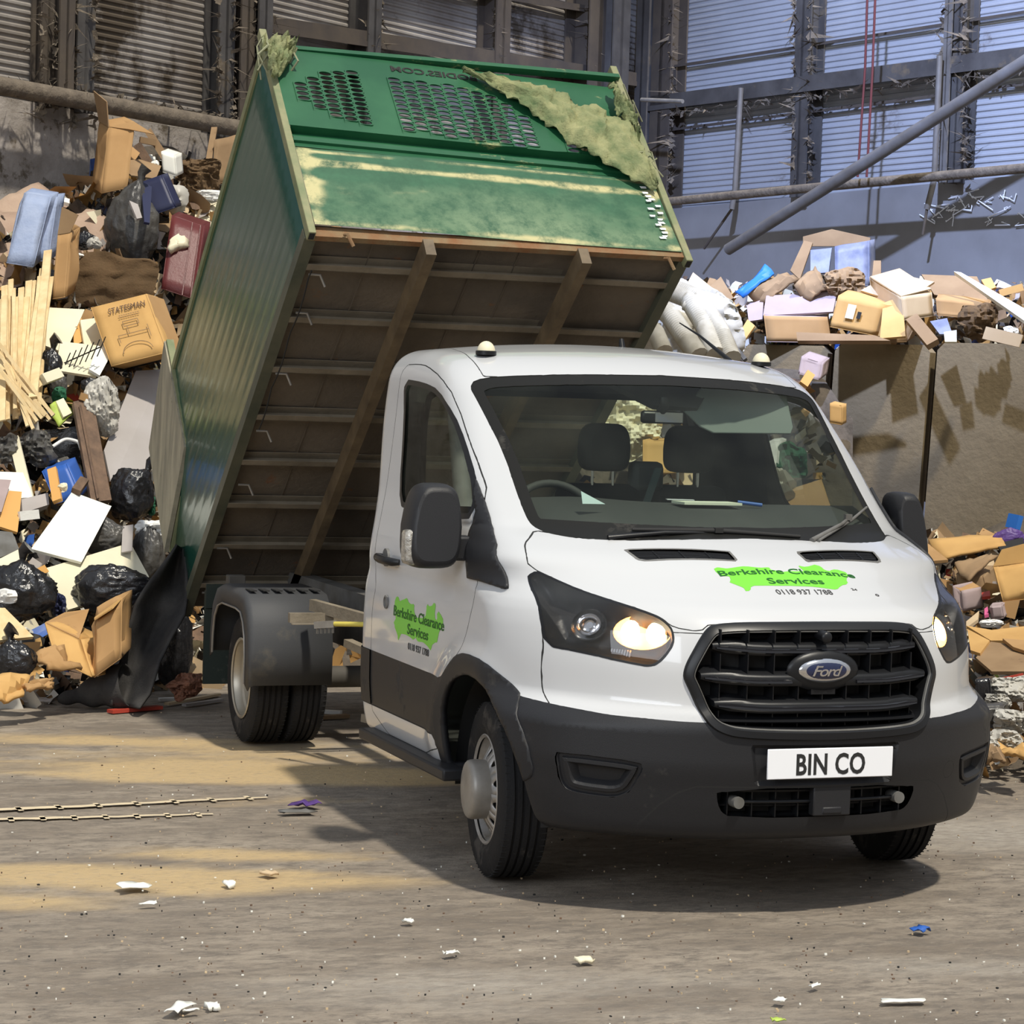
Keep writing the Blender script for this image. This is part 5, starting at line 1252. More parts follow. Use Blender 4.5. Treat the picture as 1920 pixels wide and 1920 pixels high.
def bag(label,px,py,w_,h_,seed,m_=None,F=LD,lift=.15,knot=None,name='bin_bag',rot=0,cat='bin bag',sq=.7,folds=9):
    D=F(px,py)-lift; c=at(px,py,D); sx_=w_*D/FP/2; sz_=h_*D/FP/2; bm=bmesh.new(); bmesh.ops.create_icosphere(bm,subdivisions=5,radius=1)
    P=np.array([v.co[:] for v in bm.verts]); ang=np.arctan2(P[:,2],P[:,0]); r=RS(seed); kd=np.array(knot if knot else (0,1),float); kd/=np.linalg.norm(kd)
    tk=P[:,0]*kd[0]+P[:,2]*kd[1]; prp=np.stack([P[:,0]*-kd[1]+P[:,2]*kd[0],P[:,1]],1); a2=np.arctan2(prp[:,1],prp[:,0])
    n1=vnoise(P,seed,1.4)*.16+vnoise(P,seed+2,3.2)*.07
    ridge=np.abs(np.sin(a2*folds+vnoise(P,seed+7,2.5)*3))*.045*np.clip(tk+.35,0,1)*2
    crease=(1-np.abs(vnoise(P,seed+9,4.5)))**3*.05+(1-np.abs(vnoise(P,seed+11,9)))**3*.02
    rr=1+n1+crease*1.5-ridge
    taper=1-np.clip((tk-.55)/.45,0,1)**1.5*.62
    Q=P*rr[:,None]; Q[:,0]=Q[:,0]-(1-taper)*(Q[:,0]-tk*kd[0]*1.25); Q[:,2]=Q[:,2]-(1-taper)*(Q[:,2]-tk*kd[1]*1.25)
    Wd=cr*sx_; Up=cu*sz_; Fw=cf*min(sx_,sz_)*sq
    if rot: 
        Q[:,[0,2]]=np.stack([Q[:,0]*math.cos(rot)-Q[:,2]*math.sin(rot),Q[:,0]*math.sin(rot)+Q[:,2]*math.cos(rot)],1)
    X=Q[:,0:1]*Wd+Q[:,2:3]*Up+Q[:,1:2]*Fw
    for v,q in zip(bm.verts,X): v.co=q.tolist()
    me=bpy.data.meshes.new(name); bm.to_mesh(me); bm.free(); me.materials.append(m_ or M['bag']); me.polygons.foreach_set('use_smooth',[True]*len(me.polygons))
    o=link(name,me); o.location=c.tolist(); tag(o,label,cat)
    if knot:
        b=MB(); k0=(kd[0]*Wd+kd[1]*Up)*1.02; k1=k0*1.28+cu*.02; b.tube([k0*.9,k0*1.08,k1,k1*1.12+cr*.03],[.05*sx_/.2,.018,.035,.05],9); b.build('knot',m_ or M['bag'],o,smooth=60)
    return o
def crumple(label,px,py,w_,h_,seed,m_,F=LD,lift=.2,name='plastic_film',cat='plastic sheet',amp=.10,n=None,th=0,soft=False):
    """creased sheet or bag of film: a jittered grid with sharp folds"""
    D=F(px,py)-lift; c=at(px,py,D); sx_=w_*D/FP/2; sz_=h_*D/FP/2; P=[]; r=RS(seed); big=max(w_,h_); n=n or int(min(30,max(9,big/4.5)))
    for i in range(n+1):
        row=[]
        for j in range(n+1):
            u,v=2*i/n-1,2*j/n-1; k=1/max(1,math.hypot(u,v)**.7); q=np.array([[u*1.3,v*1.3,seed*1.9]])
            a=vnoise(q,seed)[0]; a2=(1-abs(vnoise(q*2.6,seed+1)[0])*1.6); jit=(0 if soft else .30)
            e=1+.22*vnoise(np.array([[math.atan2(v,u)*1.6,seed*1.,0]]),seed+5)[0]
            ju,jv=r.uniform(-1,1,2)*jit/n
            row.append(c+cr*sx_*(u*k*e+ju)+cu*sz_*(v*k*e+jv)-cf*(amp*(.7 if (m_ is M['clear'] or m_ is M['duct']) else 1)*(a*.5+a2*.35+(0 if soft else r.uniform(-.14,.14)))+amp*1.0*(1-.5*(u*u+v*v))))
        P.append(row)
    b=MB(); b.grid(P); o=b.build(name,m_,smooth=180 if soft else (55 if m_ is M['clear'] or m_ is M['duct'] else 22),loc=c,solid=th); tag(o,label,cat); return o
def plank(label,p,q,w_,t_,m_,F=LD,lift=.2,name='plank',cat='plank',group=None,d2=0):
    a=at(p[0],p[1],F(*p)-lift); c=at(q[0],q[1],F(*q)-lift+d2); b=MB(); b.bar(a,c,w_,t_,up=tuple(-cf)); o=b.build(name,m_,loc=a); tag(o,label,cat,group); return o
def hose(label,pts,r,m_,F,lift=.3,name='hose',cat='hose',rib=True,group=None):
    P0=[at(x,y,F(x,y)-lift) for x,y in pts]; P0=np.array(P0); tt=np.linspace(0,1,len(P0)); n=90 if rib else 24; T=np.linspace(0,1,n)
    P=np.stack([np.interp(T,tt,P0[:,k]) for k in range(3)],1)
    for _ in range(6): P[1:-1]=(P[:-2]+P[1:-1]*2+P[2:])/4
    rr=[r*(1+(.10 if (i%2) else -.02)) for i in range(n)] if rib else r
    b=MB(); b.tube(list(P),rr,12); o=b.build(name,m_,smooth=70,loc=P0[0]); tag(o,label,cat,group); return o
# ------------------------------------------------------------------ individual rubbish, big heap (left)
board('carpet_sheet','large beige carpet sheet draped over the top left of the heap','carpet',M['carpetb'],[(-30,395),(70,345),(215,430),(150,540)],th=.03,bend=.12,lift=.12,seed=2,nrow=14)
board('carpet_sheet','beige carpet edge below the blue quilted mattress at the frame edge','carpet',M['carpetb'],[(-40,400),(60,420),(40,540),(-40,540)],th=.03,bend=.06,lift=.1,seed=4)
o,_=carton('mattress','pale blue quilted mattress end standing up at the far left',(12,492),(62,500,.0),(45,362,.25),(28,480,.28),M['mattress'],dent=.03,lift=.50,cat='mattress'); 
o,_=carton('mattress','second grey-blue mattress fold right beside the quilted end',(62,490),(90,488),(78,372,.22),(78,480,.25),M['mattress'],dent=.05,lift=.42,cat='mattress')
board('beam_offcut','white painted offcut lying on the beige carpet','offcut',M['white'],[(93,368),(130,376),(129,384),(92,374)],th=.03,lift=.28)
# tall carton at the summit
o,(a,u,v,w_)=carton('carton','tall tan carton standing on the summit of the heap','a','a','a','a') if 0 else carton('carton','tall tan carton leaning on the summit of the heap',(190,362),(238,352,.02),(204,238,.25),(172,350,.30),M['card'],lift=.55,dent=.03,seed=1)
flapquad(o,[a+v,a+v+w_,a+v+w_+up*.25-cr*.05,a+v+up*.20-cr*.02],M['card3'])
flapquad(o,[a+v,a+v+u,a+v*.72+u*1.9-cf*.05,a+v*.9+u*.8],M['card'])
board('cardboard_sheet','torn brown cardboard sheet hanging from the summit carton','cardboard',M['card3'],[(215,303),(262,300),(302,312),(292,336),(246,330)],th=.012,lift=.85)
board('cardboard_sheet','bright tan triangular cardboard flap right of the summit carton','cardboard',M['card'],[(204,240),(262,288),(250,306),(212,330)],th=.012,lift=.80)
plank('brown timber stub crossing the skyline beside the summit carton',(258,272),(283,312),.07,.03,M['wood2'],lift=.5)
plank('tan timber stub forming a peak beside the summit carton',(278,246),(312,300),.06,.03,M['card3'],lift=.5)
plank('short tan timber cross piece under the peaked stubs',(262,262),(292,268),.05,.03,M['card3'],lift=.55)
o,_=carton('polystyrene_block','white moulded polystyrene block near the summit',(305,322),(330,330),(302,284),(318,316,.2),M['white'],lift=.75,cat='polystyrene',dent=.01)
crumple('small white polystyrene lump beside the white moulded block',291,313,16,24,31,M['white'],lift=.75,name='polystyrene_lump',cat='polystyrene',amp=.03,n=10)
bag('open brown sack of timber offcuts near the tipper','a',0,0,0,0) if 0 else crumple('brown sheet of crushed card arching below the skyline near the tipper',372,332,96,78,33,M['brown'],lift=.35,name='crushed_card',cat='cardboard',amp=.12)
o,(a,u,v,w_)=carton('carton','dark brown open carton on the skyline touching the tipper body',(398,345),(440,338),(402,262,.1),(416,340,.3),M['card3'],lift=.2)
plank('tan upright lath before the dark skyline carton',(388,322),(402,240),.05,.02,M['card3'],lift=.45)
crumple('white foam sheeting spilling under the polystyrene block',330,378,52,52,35,M['clear'],lift=.35,amp=.12,name='foam_sheet')
crumple('white plastic sheet strip above the tall cream board',392,368,66,22,36,M['whitep'],lift=.25,amp=.06)
bag('split black bag stuffed with magazines in the middle of the upper heap',250,425,98,150,37,M['bag2'],lift=.45,knot=(0.25,1),folds=6)
o,_=carton('carton','navy blue printed carton beside the magazine bag',(288,402),(328,388),(262,342,.1),(300,398,.2),M['navy'],lift=.65,dent=.01)
board('magazine','grey folded magazine sticking out of the split black bag','magazine',M['lilac'],[(242,378),(258,385),(266,410),(256,412)],th=.02,lift=.92)
board('magazine','dark blue magazine standing beside the navy carton','magazine',M['navy'],[(264,342),(284,352),(280,420),(270,418)],th=.02,lift=.95)
# maroon case
o,(a,u,v,w_)=carton('suitcase','dark red suitcase lying on its side against the tall cream board',(302,540),(362,560),(322,404,.3),(316,530,.3),M['maroon'],lift=.45,cat='suitcase',dent=.015,seed=4)
b=MB(); 
for q in (.66,.92): b.obox(a+u*q-cf*.012,u*.03,v,-cf*.01)
b.build('raised_band',M['maroon'],o).location=-o.location
board('cushion','dirty cream cushion lying on the dark red suitcase','cushion',M['cream'],[(328,446),(345,440),(342,470),(322,474)],th=.06,lift=.80,bend=.02)
board('cream_panel','tall cream wardrobe board standing beside the tipper body','board',M['cream'],[(366,380),(428,372),(395,560),(352,600)],th=.03,lift=.05)
bag('small black boot bag left of the dark brown felt',160,452,44,34,39,M['bag'],lift=.45)
crumple('grey and white cloth bundle beside the boot bag',150,486,30,24,40,M['whitep'],lift=.5,name='cloth_bundle',cat='cloth',amp=.05,n=12)
crumple('clear bottle-like plastic lump on the boot bag',178,457,26,22,41,M['clear'],lift=.60,amp=.05,n=12)
o,(a,u,v,w_)=carton('carton','narrow upright brown carton between mattress and dark felt',(98,560),(122,556),(108,440,.1),(116,548,.2),M['card'],lift=.40,dent=.04,seed=6)
flapquad(o,[a+v,a+v+u,a+v+u*1.6+up*.12,a+v+u*.3+up*.2],M['card3'])
plank('red scrap tucked in the narrow upright carton',(115,452),(125,461),.05,.02,M['red'],lift=.62,name='red_scrap',cat='scrap')
crumple('dark brown stained felt sheet above the printed carton',208,530,180,112,42,M['brown'],lift=.42,name='felt_sheet',cat='felt',amp=.05,n=20,soft=True)
# printed carton
o,(a,u,v,w_)=carton('carton','large yellow-brown printed carton standing in the middle of the heap',(208,686),(312,660),(170,577,.25),(232,690,.28),M['card2'],lift=.60,dent=.008,seed=7)
flapquad(o,[a+u,a+u+(at(345,668,LD(345,668)-.35)-at(312,660,LD(312,660)-.60)),a+u+v+(at(345,668,LD(345,668)-.35)-at(312,660,LD(312,660)-.60)),a+u+v],M['card'],'side_flap')
U_=u/np.linalg.norm(u); V_=v-U_*np.dot(v,U_); V_/=np.linalg.norm(V_); Nn=np.cross(U_,V_); Nn=-Nn if np.dot(Nn,cf)>0 else Nn; off=np.array(o.location)
def onbox(fu,fv,wd=1.0):
    c0=a+u*fu+v*fv; return lambda x,y,z:(c0-off)+np.outer(x,U_)+np.outer(y,V_)+Nn*.014+np.outer(z,Nn)
text('printed_name','STATESMAN',.052,onbox(.60,.80),M['wood2'],o,width=.27)
text('printed_line','STEEL FRAMED FOLDING BED WITH',.014,onbox(.60,.745),M['wood2'],o,width=.23) if 0 else None
b=MB(); c0=a-off+Nn*.015
def bl(p,q): b.bar(c0+u*p[0]+v*p[1],c0+u*q[0]+v*q[1],.005,.002,up=tuple(Nn))
for y_ in (.735,.705): 
    for k in range(9): bl((.42+k*.042,y_),(.45+k*.042,y_))
for p,q in (((.45,.55),(.72,.55)),((.45,.63),(.72,.63)),((.45,.55),(.45,.63)),((.72,.55),(.72,.63)),((.3,.42),(.85,.42)),((.3,.42),(.3,.3)),((.85,.5),(.85,.3)),((.5,.55),(.5,.42))): bl(p,q)
b.tube([c0+u*(.55+.26*math.cos(t))+v*(.12+.15*math.sin(t)) for t in np.linspace(0,math.pi,16)],.003,4)
b.build('printed_drawing',M['card3'],o)
# pale laths
r_=RS(21)
for k in range(30):
    x0=r_.uniform(-6,100); x1=x0*.62+r_.uniform(-6,22); y0=r_.uniform(500,570)+ (20 if x0<50 else -10); y1=r_.uniform(720,800)
    plank('pale timber lath in the upright bundle leaning at the left edge',(x0,y0),(x1,y1),r_.uniform(.025,.05),.012,M['wood'],lift=r_.uniform(.45,.62),name='lath',cat='lath',group='upright laths at the left edge',d2=0)
for k in range(9):
    x0=r_.uniform(-30,10); y0=r_.uniform(640,700); 
    plank('pale timber lath in the lower bundle slanting down to the right',(x0,y0),(70+k*5-r_.uniform(0,25),r_.uniform(790,805)-k*2),.022,.012,M['wood'],lift=r_.uniform(.66,.74),name='lath',cat='lath',group='slanting laths below the upright bundle')
plank('wide pale timber slat curving up beside the upright laths',(90,470),(62,745),.06,.012,M['wood'],lift=.68,name='lath',cat='lath')
board('cream_panel','cream cupboard board with hinge marks right of the upright laths','board',M['cream'],[(82,578),(158,582),(122,664),(84,650)],lift=.38)
board('cream_panel','orange-edged small board below the printed carton corner','board',M['orange'],[(136,600),(152,596),(158,640),(138,650)],lift=.36)
board('cream_panel','cream board with two hinge holes left of the printed carton','board',M['cream'],[(150,602),(178,598),(200,655),(160,668)],lift=.42)
board('cream_panel','wide cream drawer board under the wire spikes','board',M['cream'],[(112,642),(205,652),(180,708),(104,696)],lift=.50)
board('white_panel','small white tile-like board at the right end of the drawer board','board',M['white'],[(182,650),(212,658),(186,706),(166,694)],lift=.56)
o=empty('wire_rack',[float(c) for c in at(160,665,LD(160,665)-.62)]); tag(o,'thin wire spikes lying on the cream drawer board','wire rack')
b=MB(); P0=np.array(o.location)
b.tube([at(118,682,LD(140,670)-.62)-P0,at(190,650,LD(140,670)-.62)-P0],.005,5)
for k in range(7): p=at(124+k*11,680-k*5,LD(140,670)-.63)-P0; b.tube([p-cu*.07-cr*.03,p+cu*.07+cr*.03],.004,5)
b.build('wire',M['metal'],o)
bag('small shiny black bag right of the upright laths',96,690,40,70,44,M['bag'],lift=.45,knot=(.2,1))
plank('short white painted block on the small black bag',(80,712),(112,700),.07,.05,M['cream'],lift=.68,name='timber_block',cat='block')
bag('limp black bag below the white painted block',110,722,34,44,45,M['bag2'],lift=.42)
# black frame
o=empty('bed_frame',[float(c) for c in at(300,660,LD(300,660)-.5)]); tag(o,'black tubular bed frame end between the printed carton and the tipper door','bed frame'); P0=np.array(o.location)
g_=lambda x,y,dd=0: at(x,y,LD(300,660)-.55+dd)-P0
for pts in ([(212,682),(262,658),(318,640)],[(214,696),(270,672),(344,655)],[(212,682),(222,702),(240,722)],[(318,640),(344,668)],[(285,652),(300,690)],[(228,692),(342,664)]):
    b=MB(); b.tube([g_(*q) for q in pts],.014,8); b.build('tube',M['metal'],o,smooth=60)
board('grey_panel','tall grey laminate board leaning left of the swung-back tipper door','board',M['lilac'],[(254,697),(306,694),(286,882),(208,912),(194,846)],th=.02,lift=.34)
o=board('fence_panel','weathered brown grooved fence panel standing left of the grey board','fence panel',M['wood2'],[(136,756),(172,748),(208,940),(170,944)],th=.03,lift=.55)
plank('groove batten on the fence panel' if 0 else 'thin brown batten along the face of the grooved fence panel',(150,760),(184,935),.015,.01,M['wood2'],lift=.60,name='batten',cat='batten')
plank('short raw timber stub nailed across the fence panel top',(150,742),(178,752),.05,.03,M['card'],lift=.62)
crumple('big clear plastic bag filled with packing left of the grey board',198,766,66,110,47,M['clear'],lift=.50,name='clear_bag',cat='plastic bag',amp=.14,n=30)
bag('knotted dark bag top inside the clear plastic bag',170,722,34,26,48,M['bag'],lift=.62)
crumple('crumpled dusty black film left of the fence panel',72,840,74,66,49,M['bag2'],lift=.4,amp=.13)
crumple('torn black film at the left edge under the laths',16,842,44,56,50,M['bag2'],lift=.4,amp=.10)
board('pack','lime and yellow printed pack below the small black bags','pack',M['lime2'],[(90,764),(112,752),(134,780),(112,800)],lift=.42,bend=.02)
board('pack','cream paper pack lying on the lime printed pack','pack',M['cream'],[(104,754),(118,748),(134,776),(118,784)],lift=.48)
crumple('green plastic bottle behind the lime printed pack',112,742,26,34,51,M['leaf'],lift=.4,amp=.04,n=12,name='plastic_bottle',cat='bottle')
b_=hose('white ribbed basket rim beside the fence panel',[(98,838),(122,822),(148,828),(152,842)],.012,M['whitep'],LD,.50,name='basket_rim',cat='basket',rib=False)
plank('cream painted plank standing left of the black film',(26,822),(54,936),.07,.02,M['cream'],lift=.50)
board('cream_panel','pale green-white board at the left edge below the plank','board',M['white'],[(-10,886),(42,888),(62,934),(-10,940)],lift=.52)
board('orange_panel','orange cupboard door at the left edge','cupboard door',M['orange'],[(16,922),(40,924),(32,1000),(-12,986)],lift=.56)
board('printed_card','pale lilac printed card standing at the left edge','card',M['cardp'],[(-12,900),(20,902),(2,962),(-12,960)],lift=.62)
o,_=carton('crate','blue plastic crate among the waste right of the cream plank',(104,944),(150,930),(78,884,.1),(120,930,.25),M['bluep'],lift=.45,cat='crate',dent=.01)
plank('raw timber leg inside the blue crate',(98,880),(108,940),.06,.03,M['orange'],lift=.75,name='timber_offcut',cat='timber')
plank('short rusty timber leaning on the blue crate',(158,900),(142,922),.06,.04,M['wood2'],lift=.75,name='timber_offcut',cat='timber')
crumple('yellowish foam disc in front of the blue crate',118,914,18,18,52,M['cream'],lift=.80,amp=.02,n=10,name='foam_disc',cat='foam')
board('window_sill','grey plastic window sill section left of the white board','sill',M['lilac'],[(38,940),(88,928),(90,950),(40,966)],th=.04,lift=.52)
plank('white plastic strip under the grey sill section',(36,968),(72,964),.06,.02,M['whitep'],lift=.6,name='plastic_strip',cat='strip')
bag('glossy black bag hanging beside the lower tipper door',248,926,86,100,53,M['bag'],lift=.55,knot=(.6,.8))
crumple('green twine net behind the glossy black bag',284,946,20,40,54,M['leaf'],lift=.5,amp=.05,n=12,name='twine_net',cat='net')
board('white_panel','large clean white board tilted in front of the lower heap','board',M['white'],[(134,924),(208,951),(152,1056),(57,1031)],th=.02,lift=.70)
bag('dusty black bag behind the large white board',196,1008,86,66,55,M['bag2'],lift=.50)
bag('second dusty black bag below the striped cloth',280,1036,60,110,56,M['bag2'],lift=.45)
plank('upright galvanised strip between the two dusty bags',(240,986),(238,1035),.07,.01,M['lilac'],lift=.72,name='metal_strip',cat='strip')
crumple('white and black striped cloth next to the lower tipper door',282,990,52,36,57,M['whitep'],lift=.62,name='striped_cloth',cat='cloth',amp=.05)
board('cream_panel','cream cupboard door behind the knotted bag, hinges on its edge','cupboard door',M['cream'],[(84,1068),(243,1020),(278,1084),(210,1120),(126,1146)],th=.025,lift=.62)
bag('large black bag with its knot pointing at the tipper',208,1102,146,92,58,M['bag'],lift=.92,knot=(1,.15),folds=12)
bag('large black bag at the left frame edge',34,1108,150,104,59,M['bag'],lift=.80,knot=(.1,1),folds=10)
crumple('white paper lying on the bag at the left frame edge',12,1118,44,30,60,M['whitep'],lift=.93,name='paper',cat='paper',amp=.03,n=10)
board('dark_panel','dark grey board at the left edge above the cream one','board',M['chgrey'],[(-14,996),(22,1000),(36,1034),(-14,1052)],lift=.62)
board('cream_panel','cream board edge sloping at the left frame edge','board',M['cream'],[(-14,1056),(38,1030),(50,1050),(-14,1092)],lift=.66)
plank('small orange timber block beside the left-hand black bag',(64,1078),(84,1068),.05,.04,M['orange'],lift=.98,name='timber_block',cat='block')
crumple('blue printed bag corner under the cream cupboard door',112,1134,30,44,61,M['navy'],lift=.7,name='printed_bag',cat='bag',amp=.05,n=12)
o,(a,u,v,w_)=carton('carton','big crushed brown carton at the foot of the heap',(104,1236),(172,1268),(84,1168,.2),(150,1230,.35),M['card2'],lift=1.0,dent=.06,seed=9)
flapquad(o,[a+v,a+v+w_*.8+cu*.05,a+v+w_*.8+u*.7+cu*.14,a+v+u*.95],M['card'])
o,(a,u,v,w_)=carton('carton','right half of crushed brown carton folded beside the charcoal carpet',(176,1270),(226,1234),(178,1158,.15),(196,1250,.3),M['card'],lift=1.02,dent=.06,seed=12)
flapquad(o,[a+v,a+v+u,a+v+u*.8-cf*.12-cu*.03,a+v+u*.1-cf*.10-cu*.02],M['card2'])
board('cardboard_sheet','torn cardboard in front of the crushed carton','cardboard',M['card'],[(68,1226),(112,1218),(150,1262),(84,1262)],lift=1.05,bend=.04,seed=3)
bag('small glossy black bag at the lower left edge',28,1236,86,70,62,M['bag'],lift=.95,knot=(-.2,1))
board('orange_panel','pale wood cupboard door lying at the lower left edge','cupboard door',M['wood'],[(-14,1142),(8,1142),(62,1196),(-14,1204)],lift=1.02)
board('cardboard_sheet','flattened carton on the floor at the lower left edge','cardboard',M['card2'],[(-14,1268),(52,1276),(42,1312),(-14,1316)],lift=1.0,bend=.05,seed=6)
board('cardboard_sheet','long tan cardboard strip on the floor before the small glossy bag','cardboard',M['card'],[(40,1284),(96,1272),(100,1290),(46,1306)],lift=1.0,bend=.04,seed=7)
crumple('grey-blue cloth on the floor beside the rolled carpet tip',66,1314,60,18,63,M['lilac'],lift=.2,name='cloth',cat='cloth',amp=.03,n=12)
scraps('loose_scraps',LD,regL,420,17,'larger torn pieces of card, board and film strewn over the big heap',(.15,.34))
# charcoal carpet sliding out of the tipper
b=MB(); P=[]
edge_l=[(330,1020),(284,1085),(254,1135),(238,1190),(228,1240),(214,1290),(210,1322)]; edge_r=[(346,1030),(350,1110),(346,1150),(322,1190),(298,1240),(280,1300),(262,1326)]
D_=[14.0,13.9,13.8,13.7,13.62,13.5,13.42]
for i in range(25):
    t=i/24*6; k=min(int(t),5); f=t-k; L_=[edge_l[k][q]*(1-f)+edge_l[k+1][q]*f for q in (0,1)]; R_=[edge_r[k][q]*(1-f)+edge_r[k+1][q]*f for q in (0,1)]; dd=D_[k]*(1-f)+D_[k+1]*f
    row=[]
    for j in range(17):
        v=j/16; x=L_[0]*(1-v)+R_[0]*v; y=L_[1]*(1-v)+R_[1]*v; row.append(at(x,y,dd+.25*math.cos(v*math.pi*1.5+i*.06)*-1*.45+.05*vnoise(np.array([[i*.3,v*5,2.]]))[0]))
    P.append(row)
b.grid(P); 
for row in P: pass
p0=at(225,1325,13.45)
o=b.build('carpet_sheet',M['felt'],smooth=180,loc=p0,solid=.015); tag(o,'charcoal carpet hanging down from the raised tipper to the floor','carpet')
b=MB(); pts=[]; rr=[]
for t in np.linspace(0,1,22):
    q=hit(110+t*128,1318+t*8,2,.02); pts.append(q+np.array([0,0,.02+.11*t])); rr.append(.02+.125*t+.01*math.sin(t*17))
b.tube(pts,rr,20,cap=False); o=b.build('rolled_carpet',M['felt'],smooth=180,loc=pts[-1],solid=.012); tag(o,'charcoal rolled carpet cone lying on the floor with its point to the left','carpet')
bag('black sack of waste sagging beneath the tipper tail',326,1215,70,150,64,M['bag'],F=lambda x,y:14.35,lift=0)
crumple('copper coloured wool clump on the floor under the tipper tail',350,1286,58,50,65,M['copper'],F=lambda x,y:13.7,lift=0,name='wool_clump',cat='wool',amp=.12,n=16)
for (p,q,m_,l_) in (((298,1311),(345,1310),'whitep','white plastic strip on the floor left of the rear wheel'),((312,1320),(410,1302),'card4','long tan lath on the floor touching the rear wheel'),((345,1322),(415,1312),'lilac','grey lath on the floor, lowest beside the rear wheel')):
    a=hit(*p,2,.012); c=hit(*q,2,.012); b=MB(); b.bar(a,c,.035,.015); tag(b.build('lath',M[m_],loc=a),l_,'lath')
a=hit(206,1334,2,.012); c=hit(300,1326,2,.012); b=MB(); b.bar(a,c,.06,.02); tag(b.build('lath',M['red'],loc=a),'red painted board scrap on the floor before the rolled carpet','lath')
for p,q,m_,l_ in (((604,1334),(640,1336),'whitep','white plastic strip on the floor behind the truck chassis'),((600,1345),(652,1342),'card3','brown lath on the floor behind the truck chassis')):
    a=hit(*p,2,.012); c=hit(*q,2,.012); b=MB(); b.bar(a,c,.05,.02); tag(b.build('lath',M[m_],loc=a),l_,'lath')
# ------------------------------------------------------------------ heap seen behind the cab and through its windows
F2=LD
for i,pts in enumerate(([(1215,560),(1255,590),(1290,640),(1310,668)],[(1250,545),(1290,560),(1320,610),(1342,665)],[(1262,540),(1310,560),(1350,620),(1372,672)],[(1205,600),(1230,625),(1245,660)],[(1282,572),(1330,588),(1365,650)])):
    hose(['white ribbed duct behind the cab roof, leftmost long one','white ribbed duct behind the cab roof, in the middle','white ribbed duct behind the cab roof, rightmost of the long ones','short white ribbed duct beside the tipper runner','white ribbed duct lying across the others behind the roof'][i],pts,[.075,.07,.07,.065,.04][i],M['duct'],F2,1.0,name='duct_hose',cat='duct hose')
crumple('white film sheet heaped under the ribbed ducts',1300,620,200,160,70,M['duct'],F=F2,lift=.35,amp=.14)
crumple('clear film at the top left of the ribbed ducts',1262,545,60,40,71,M['clear'],F=F2,lift=.55,amp=.1)
bag('black bag behind the ribbed ducts',1295,566,60,50,72,M['bag2'],F=F2,lift=.30)
plank('thin dark pole leaning down to the cab aerial',(1330,590),(1398,675),.03,.03,M['chgrey'],F=F2,lift=.62,name='pole',cat='pole')
for i,pts in enumerate(([(1425,905),(1460,895),(1478,915)],[(1430,925),(1462,920),(1475,935)])):
    hose('white ribbed duct seen through the passenger window, '+('upper' if i==0 else 'lower')+' bend',pts,.07,M['duct'],F2,.5,name='duct_hose',cat='duct hose')
o,_=carton('container','white plastic container seen through the passenger window',(1434,878),(1458,876),(1438,830,.1),(1446,872,.15),M['whitep'],lift=.5,cat='container')
crumple('dark green tarpaulin seen through the passenger window',1484,865,60,66,73,M['leaf'],F=F2,lift=.45,amp=.1,name='tarpaulin',cat='tarpaulin')
board('cardboard_sheet','brown cardboard seen through the passenger window above the dash','cardboard',M['card'],[(1462,925),(1540,900),(1560,960),(1470,965)],F=F2,lift=.45)
o,_=carton('carton','tan carton seen through the rear window beside the far headrest',(1205,885),(1270,885),(1205,825,.1),(1225,880,.3),M['card2'],lift=.45)
crumple('yellowed film sheet seen through the rear window',1160,800,170,130,74,M['cream'],F=F2,lift=.30,amp=.15)
o,_=carton('carton','pink taped carton standing before the first bay panel',(1497,700),(1535,712),(1503,668,.05),(1512,690,.2),M['cardp'],lift=.30)
plank('small orange carton end below the pink taped carton',(1506,722),(1520,700),.07,.03,M['orange'],lift=.45,name='card_offcut',cat='cardboard')
o,_=carton('carton','small yellow carton wedged at the bay panel edge above the A-pillar',(1556,792),(1578,796),(1556,756,0),(1564,788,.2),M['card2'],lift=.30)
# ------------------------------------------------------------------ cartons behind the bay panels
o,_=carton('carton','long brown carton with a pinkish printed top behind the bay panels',(1438,640),(1556,642),(1432,592,.0),(1442,628,.55),M['card'],F=UD,lift=.5,m2=M['cardp'],dent=.01)
board('cardboard_sheet','pinkish printed lid sheet on the long brown carton','cardboard',M['cardp'],[(1437,556),(1570,548),(1562,586),(1431,593)],F=UD,lift=.55)
o,(a,u,v,w_)=carton('carton','open brown carton with a white label tilted at the bay edge',(1556,612),(1646,630),(1572,554),(1575,600,.4),M['card2'],F=UD,lift=.95,dent=.008)
flapquad(o,[a+u,a+u+v,a+u+v+cr*.22,a+u+cr*.20-cu*.05],M['card2']); off=np.array(o.location); b=MB(); b.obox(a+u*.24+v*.35-off-cf*.012,u*.17,v*.45,-cf*.004); b.build('label_sticker',M['cream'],o)
b=MB(); b.obox(a+u*.47+v*.40-off-cf*.012,u*.08,v*.22,-cf*.004); b.build('hand_hole',M['gap'],o)
o,(a,u,v,w_)=carton('carton','large pale carton with a curved mark on top of the cartons',(1694,600),(1750,592,.3),(1690,556),(1635,562,.5),M['card4'],F=UD,lift=.9,dent=.012)
flapquad(o,[a+v,a+v+w_,a+v+w_+u+cu*.04,a+v+u+cu*.03],M['card4'],'lid')
board('cardboard_sheet','raised pale lid of the large carton','cardboard',M['card4'],[(1614,546),(1674,513),(1752,530),(1692,570)],F=UD,lift=.75)
board('cardboard_sheet','small open flap in front of the large pale carton','cardboard',M['card2'],[(1656,570),(1692,556),(1698,632),(1650,636)],F=UD,lift=.92)
o,_=carton('carton','small brown carton with a label right of the white-labelled one',(1648,640),(1700,640),(1668,600),(1660,632,.3),M['card3'],F=UD,lift=.75)
o,_=carton('carton','low flat brown carton right of the large pale one',(1757,590),(1856,600),(1755,560),(1762,580,.3),M['card'],F=UD,lift=.6)
